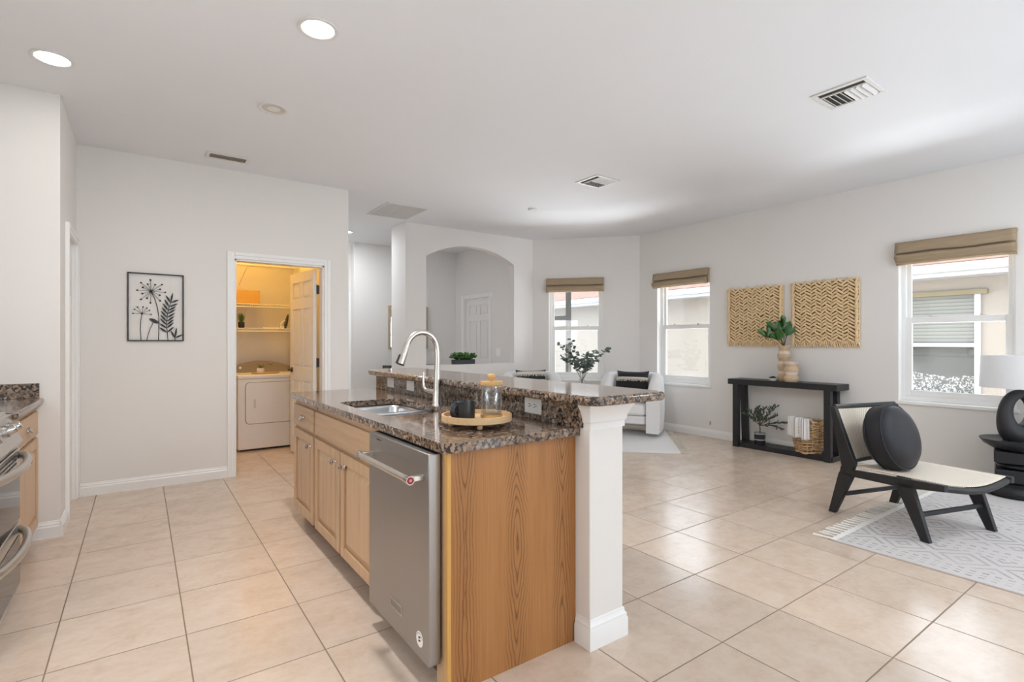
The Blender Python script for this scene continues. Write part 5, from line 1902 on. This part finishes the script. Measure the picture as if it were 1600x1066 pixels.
# ------------------------------------------------------------------ lounge chair corner
rug = thing('kilim_rug', 'cream patterned rug with white fringe under the black lounge chair', 'rug', (3.59, 1.53, 0))
MRU = Matrix(((1, 0, 0, 0), (0, 1, 0, 0), (0, 0, 1, 0), (0, 0, 0, 1)))
m = MB(); m.box(0, 2.36, -3.0, 0, 0, 0.010); m.build('pile', M_RUG, rug, bevel=0.002)
m = MB(); m.box(0, 2.36, -0.03, 0.004, 0.0102, 0.0125); m.build('binding', M_FRINGE, rug)
fringe_strip(44, 2.34, 0.11, MRU, rug, lambda t, o, z: (t, o, z))

LO, FDir = Vector((4.42, 1.39)), Vector((-0.29, -0.957)).normalized()
lc_rz = math.atan2(FDir.y, FDir.x) - PI / 2          # local +Y = chair front, local +X = ?
ch = thing('lounge_chair', 'low black wooden lounge chair with woven cane seat and back', 'chair', (LO.x, LO.y, 0.0), lc_rz)
# local frame: +Y front; camera-side (near) is +X or -X depending on handedness
nearx = Vector((-0.957, 0.29)).dot(Vector((math.cos(lc_rz), math.sin(lc_rz))))
NS = 1 if nearx > 0 else -1
zr = {1: 0.0, -1: 0.0105}
for s in (NS, -NS):
    x = s * 0.315
    def side(poly, th=0.034):
        return MB().prism([(p[0], p[1]) for p in poly], x - th / 2, x + th / 2, 'X')
    side([(-0.335, 0.002), (-0.285, 0.002), (-0.135, 0.322), (-0.245, 0.322), (-0.255, 0.30)]).build('leg', M_BLKWOOD, ch, bevel=0.004)
    fz = 0.0115
    side([(0.315, fz), (0.368, fz), (0.262, 0.352), (0.150, 0.345)]).build('leg', M_BLKWOOD, ch, bevel=0.004)
    side([(-0.245, 0.30), (-0.235, 0.365), (-0.14, 0.352), (0.455, 0.397), (0.455, 0.355), (0.2, 0.318)]).build('side_rail', M_BLKWOOD, ch, bevel=0.004)
    side([(-0.225, 0.345), (-0.145, 0.345), (-0.125, 0.40), (-0.285, 0.79), (-0.325, 0.79)]).build('back_post', M_BLKWOOD, ch, bevel=0.004)
def arcpts(p, q, bow, n=12):
    out_ = []
    for i in range(n + 1):
        t = i / n
        k = math.sin(PI * t)
        out_.append(tuple(Vector(p).lerp(Vector(q), t) + Vector(bow) * k))
    return out_
MB().tube(arcpts((-0.315, -0.30, 0.785), (0.315, -0.30, 0.785), (0, -0.075, -0.012)), 0.019, 8, up=(0, 0, 1)).build('top_rail', M_BLKWOOD, ch, smooth=50)
MB().tube(arcpts((-0.315, -0.165, 0.405), (0.315, -0.165, 0.405), (0, -0.05, 0)), 0.014, 8, up=(0, 0, 1)).build('lower_back_rail', M_BLKWOOD, ch, smooth=50)
MB().tube(arcpts((-0.318, 0.43, 0.372), (0.318, 0.43, 0.372), (0, 0.022, -0.036), 18), 0.02, 10, up=(0, 0, 1)).build('front_rail', M_BLKWOOD, ch, smooth=50)
MB().bar((-0.31, -0.21, 0.165), (0.31, -0.21, 0.165), 0.02, 0.03).build('stretcher', M_BLKWOOD, ch, bevel=0.004)
MB().bar((-0.31, 0.29, 0.165), (0.31, 0.29, 0.165), 0.02, 0.03).build('stretcher', M_BLKWOOD, ch, bevel=0.004)
def seat_f(u, v):
    x = -0.30 + 0.60 * u
    bow = math.sin(PI * u)
    yf = 0.425 + 0.022 * bow
    y = -0.17 + (yf + 0.17) * v
    return (x, y, 0.375 + 0.018 * v - 0.030 * bow * (0.4 + 0.6 * v + 0.4 * math.sin(PI * v)))
MB().grid(seat_f, 22, 22).build('cane_seat', M_CANE, ch, smooth=60, solid=0.006)
def back_f(u, v):
    x = -0.298 + 0.596 * u
    bow = math.sin(PI * u)
    return (x, -0.165 - 0.135 * v - bow * (0.05 + 0.022 * v), 0.405 + 0.375 * v - 0.01 * bow * v)
MB().grid(back_f, 20, 14).build('cane_back', M_CANE, ch, smooth=60, solid=0.006)

# round velvet pillow leaning on the back
pc = LO + FDir * (-0.065) + Vector((-0.957, 0.29)) * 0.045
po = thing('round_pillow', 'round black velvet pillow leaning on the lounge chair back', 'pillow', (pc.x, pc.y, 0.583), lc_rz + math.radians(9))
tilt = Matrix.Rotation(math.radians(15), 4, 'X')
m = MB(); m.M = tilt @ Matrix.Rotation(-PI / 2, 4, 'X')
pr, pt = 0.230, 0.078
prof = [(0, -pt - 0.05), (pr * 0.3, -pt - 0.046), (pr * 0.6, -pt - 0.032), (pr * 0.85, -pt - 0.008), (pr * 0.97, -pt * 0.72), (pr, -pt * 0.45), (pr * 1.005, 0), (pr, pt * 0.45), (pr * 0.97, pt * 0.72), (pr * 0.85, pt + 0.008), (pr * 0.6, pt + 0.032), (pr * 0.3, pt + 0.046), (0, pt + 0.05)]
m.lathe(prof, 56)
for v in m.bm.verts:                                     # soft puckers round the gusset
    pass
m.build('cover', M_VELVET, po, smooth=70)
for sgn in (-1, 1):
    m = MB(); m.M = tilt @ Matrix.Rotation(-PI / 2, 4, 'X')
    m.tube([(pr * 0.985 * math.cos(2 * PI * i / 56), pr * 0.985 * math.sin(2 * PI * i / 56), sgn * pt * 0.68) for i in range(56)], 0.006, 6, closed=True)
    m.build('piping', M_VELVET, po, smooth=60)

# pedestal table and lamp
PTX, PTY = 5.895, 1.07
pt_ = thing('pedestal_table', 'black turned-wood pedestal side table under the lamp', 'table', (PTX, PTY, 0.0103))
MB().lathe([(0, 0), (0.22, 0), (0.245, 0.022), (0.245, 0.05), (0.22, 0.085), (0.12, 0.11), (0, 0.11)], 44).build('base', M_BLKWOOD, pt_, smooth=50)
RB = Matrix.Rotation(math.radians(12), 4, 'Z')
m = MB(); m.M = RB; m.box(-0.15, 0.15, -0.15, 0.15, 0.11, 0.215); m.build('lower_block', M_BLKWOOD, pt_, bevel=0.008)
MB().lathe([(0, 0.215), (0.10, 0.215), (0.14, 0.232), (0.145, 0.25), (0.12, 0.268), (0, 0.268)], 40).build('ring', M_BLKWOOD, pt_, smooth=50)
m = MB(); m.M = RB; m.box(-0.155, 0.155, -0.155, 0.155, 0.268, 0.365); m.build('upper_block', M_BLKWOOD, pt_, bevel=0.008)
MB().lathe([(0, 0.365), (0.12, 0.365), (0.17, 0.378), (0.225, 0.413), (0.248, 0.446), (0.25, 0.455), (0.23, 0.455), (0.19, 0.447), (0, 0.447)], 48).build('dished_top', M_BLKWOOD, pt_, smooth=50)
lm = thing('table_lamp', 'black oval-ring lamp with white drum shade on the pedestal table', 'lamp', (PTX, PTY, 0.4575))
m = MB()
ringp, rr = [], []
for i in range(40):
    a = 2 * PI * i / 40
    lowb = (1 - math.sin(a)) / 2
    p = right * (0.118 * math.cos(a)) + Vector((0, 0, 0.212 + 0.168 * math.sin(a)))
    ringp.append(tuple(p))
    rr.append(0.038 + 0.052 * lowb ** 3 + 0.008 * abs(math.cos(a)))
m.tube(ringp, rr, 16, closed=True)
m.build('ring_base', simple('matt black plaster', (0.02, 0.02, 0.023), 0.55, var=0.15), lm, smooth=60)
MB().lathe([(0, 0), (0.085, 0), (0.09, 0.015), (0.08, 0.035), (0, 0.035)], 32).build('foot', MATS['matt black plaster'], lm, smooth=50)
MB().tube([(0, 0, 0.40), (0, 0, 0.50)], 0.009, 10).build('neck', M_DARKMET, lm)
MB().lathe([(0.243, 0.435), (0.25, 0.435), (0.238, 0.70), (0.231, 0.70)], 56).build('lamp_shade', M_LAMPSHADE, lm, smooth=40)
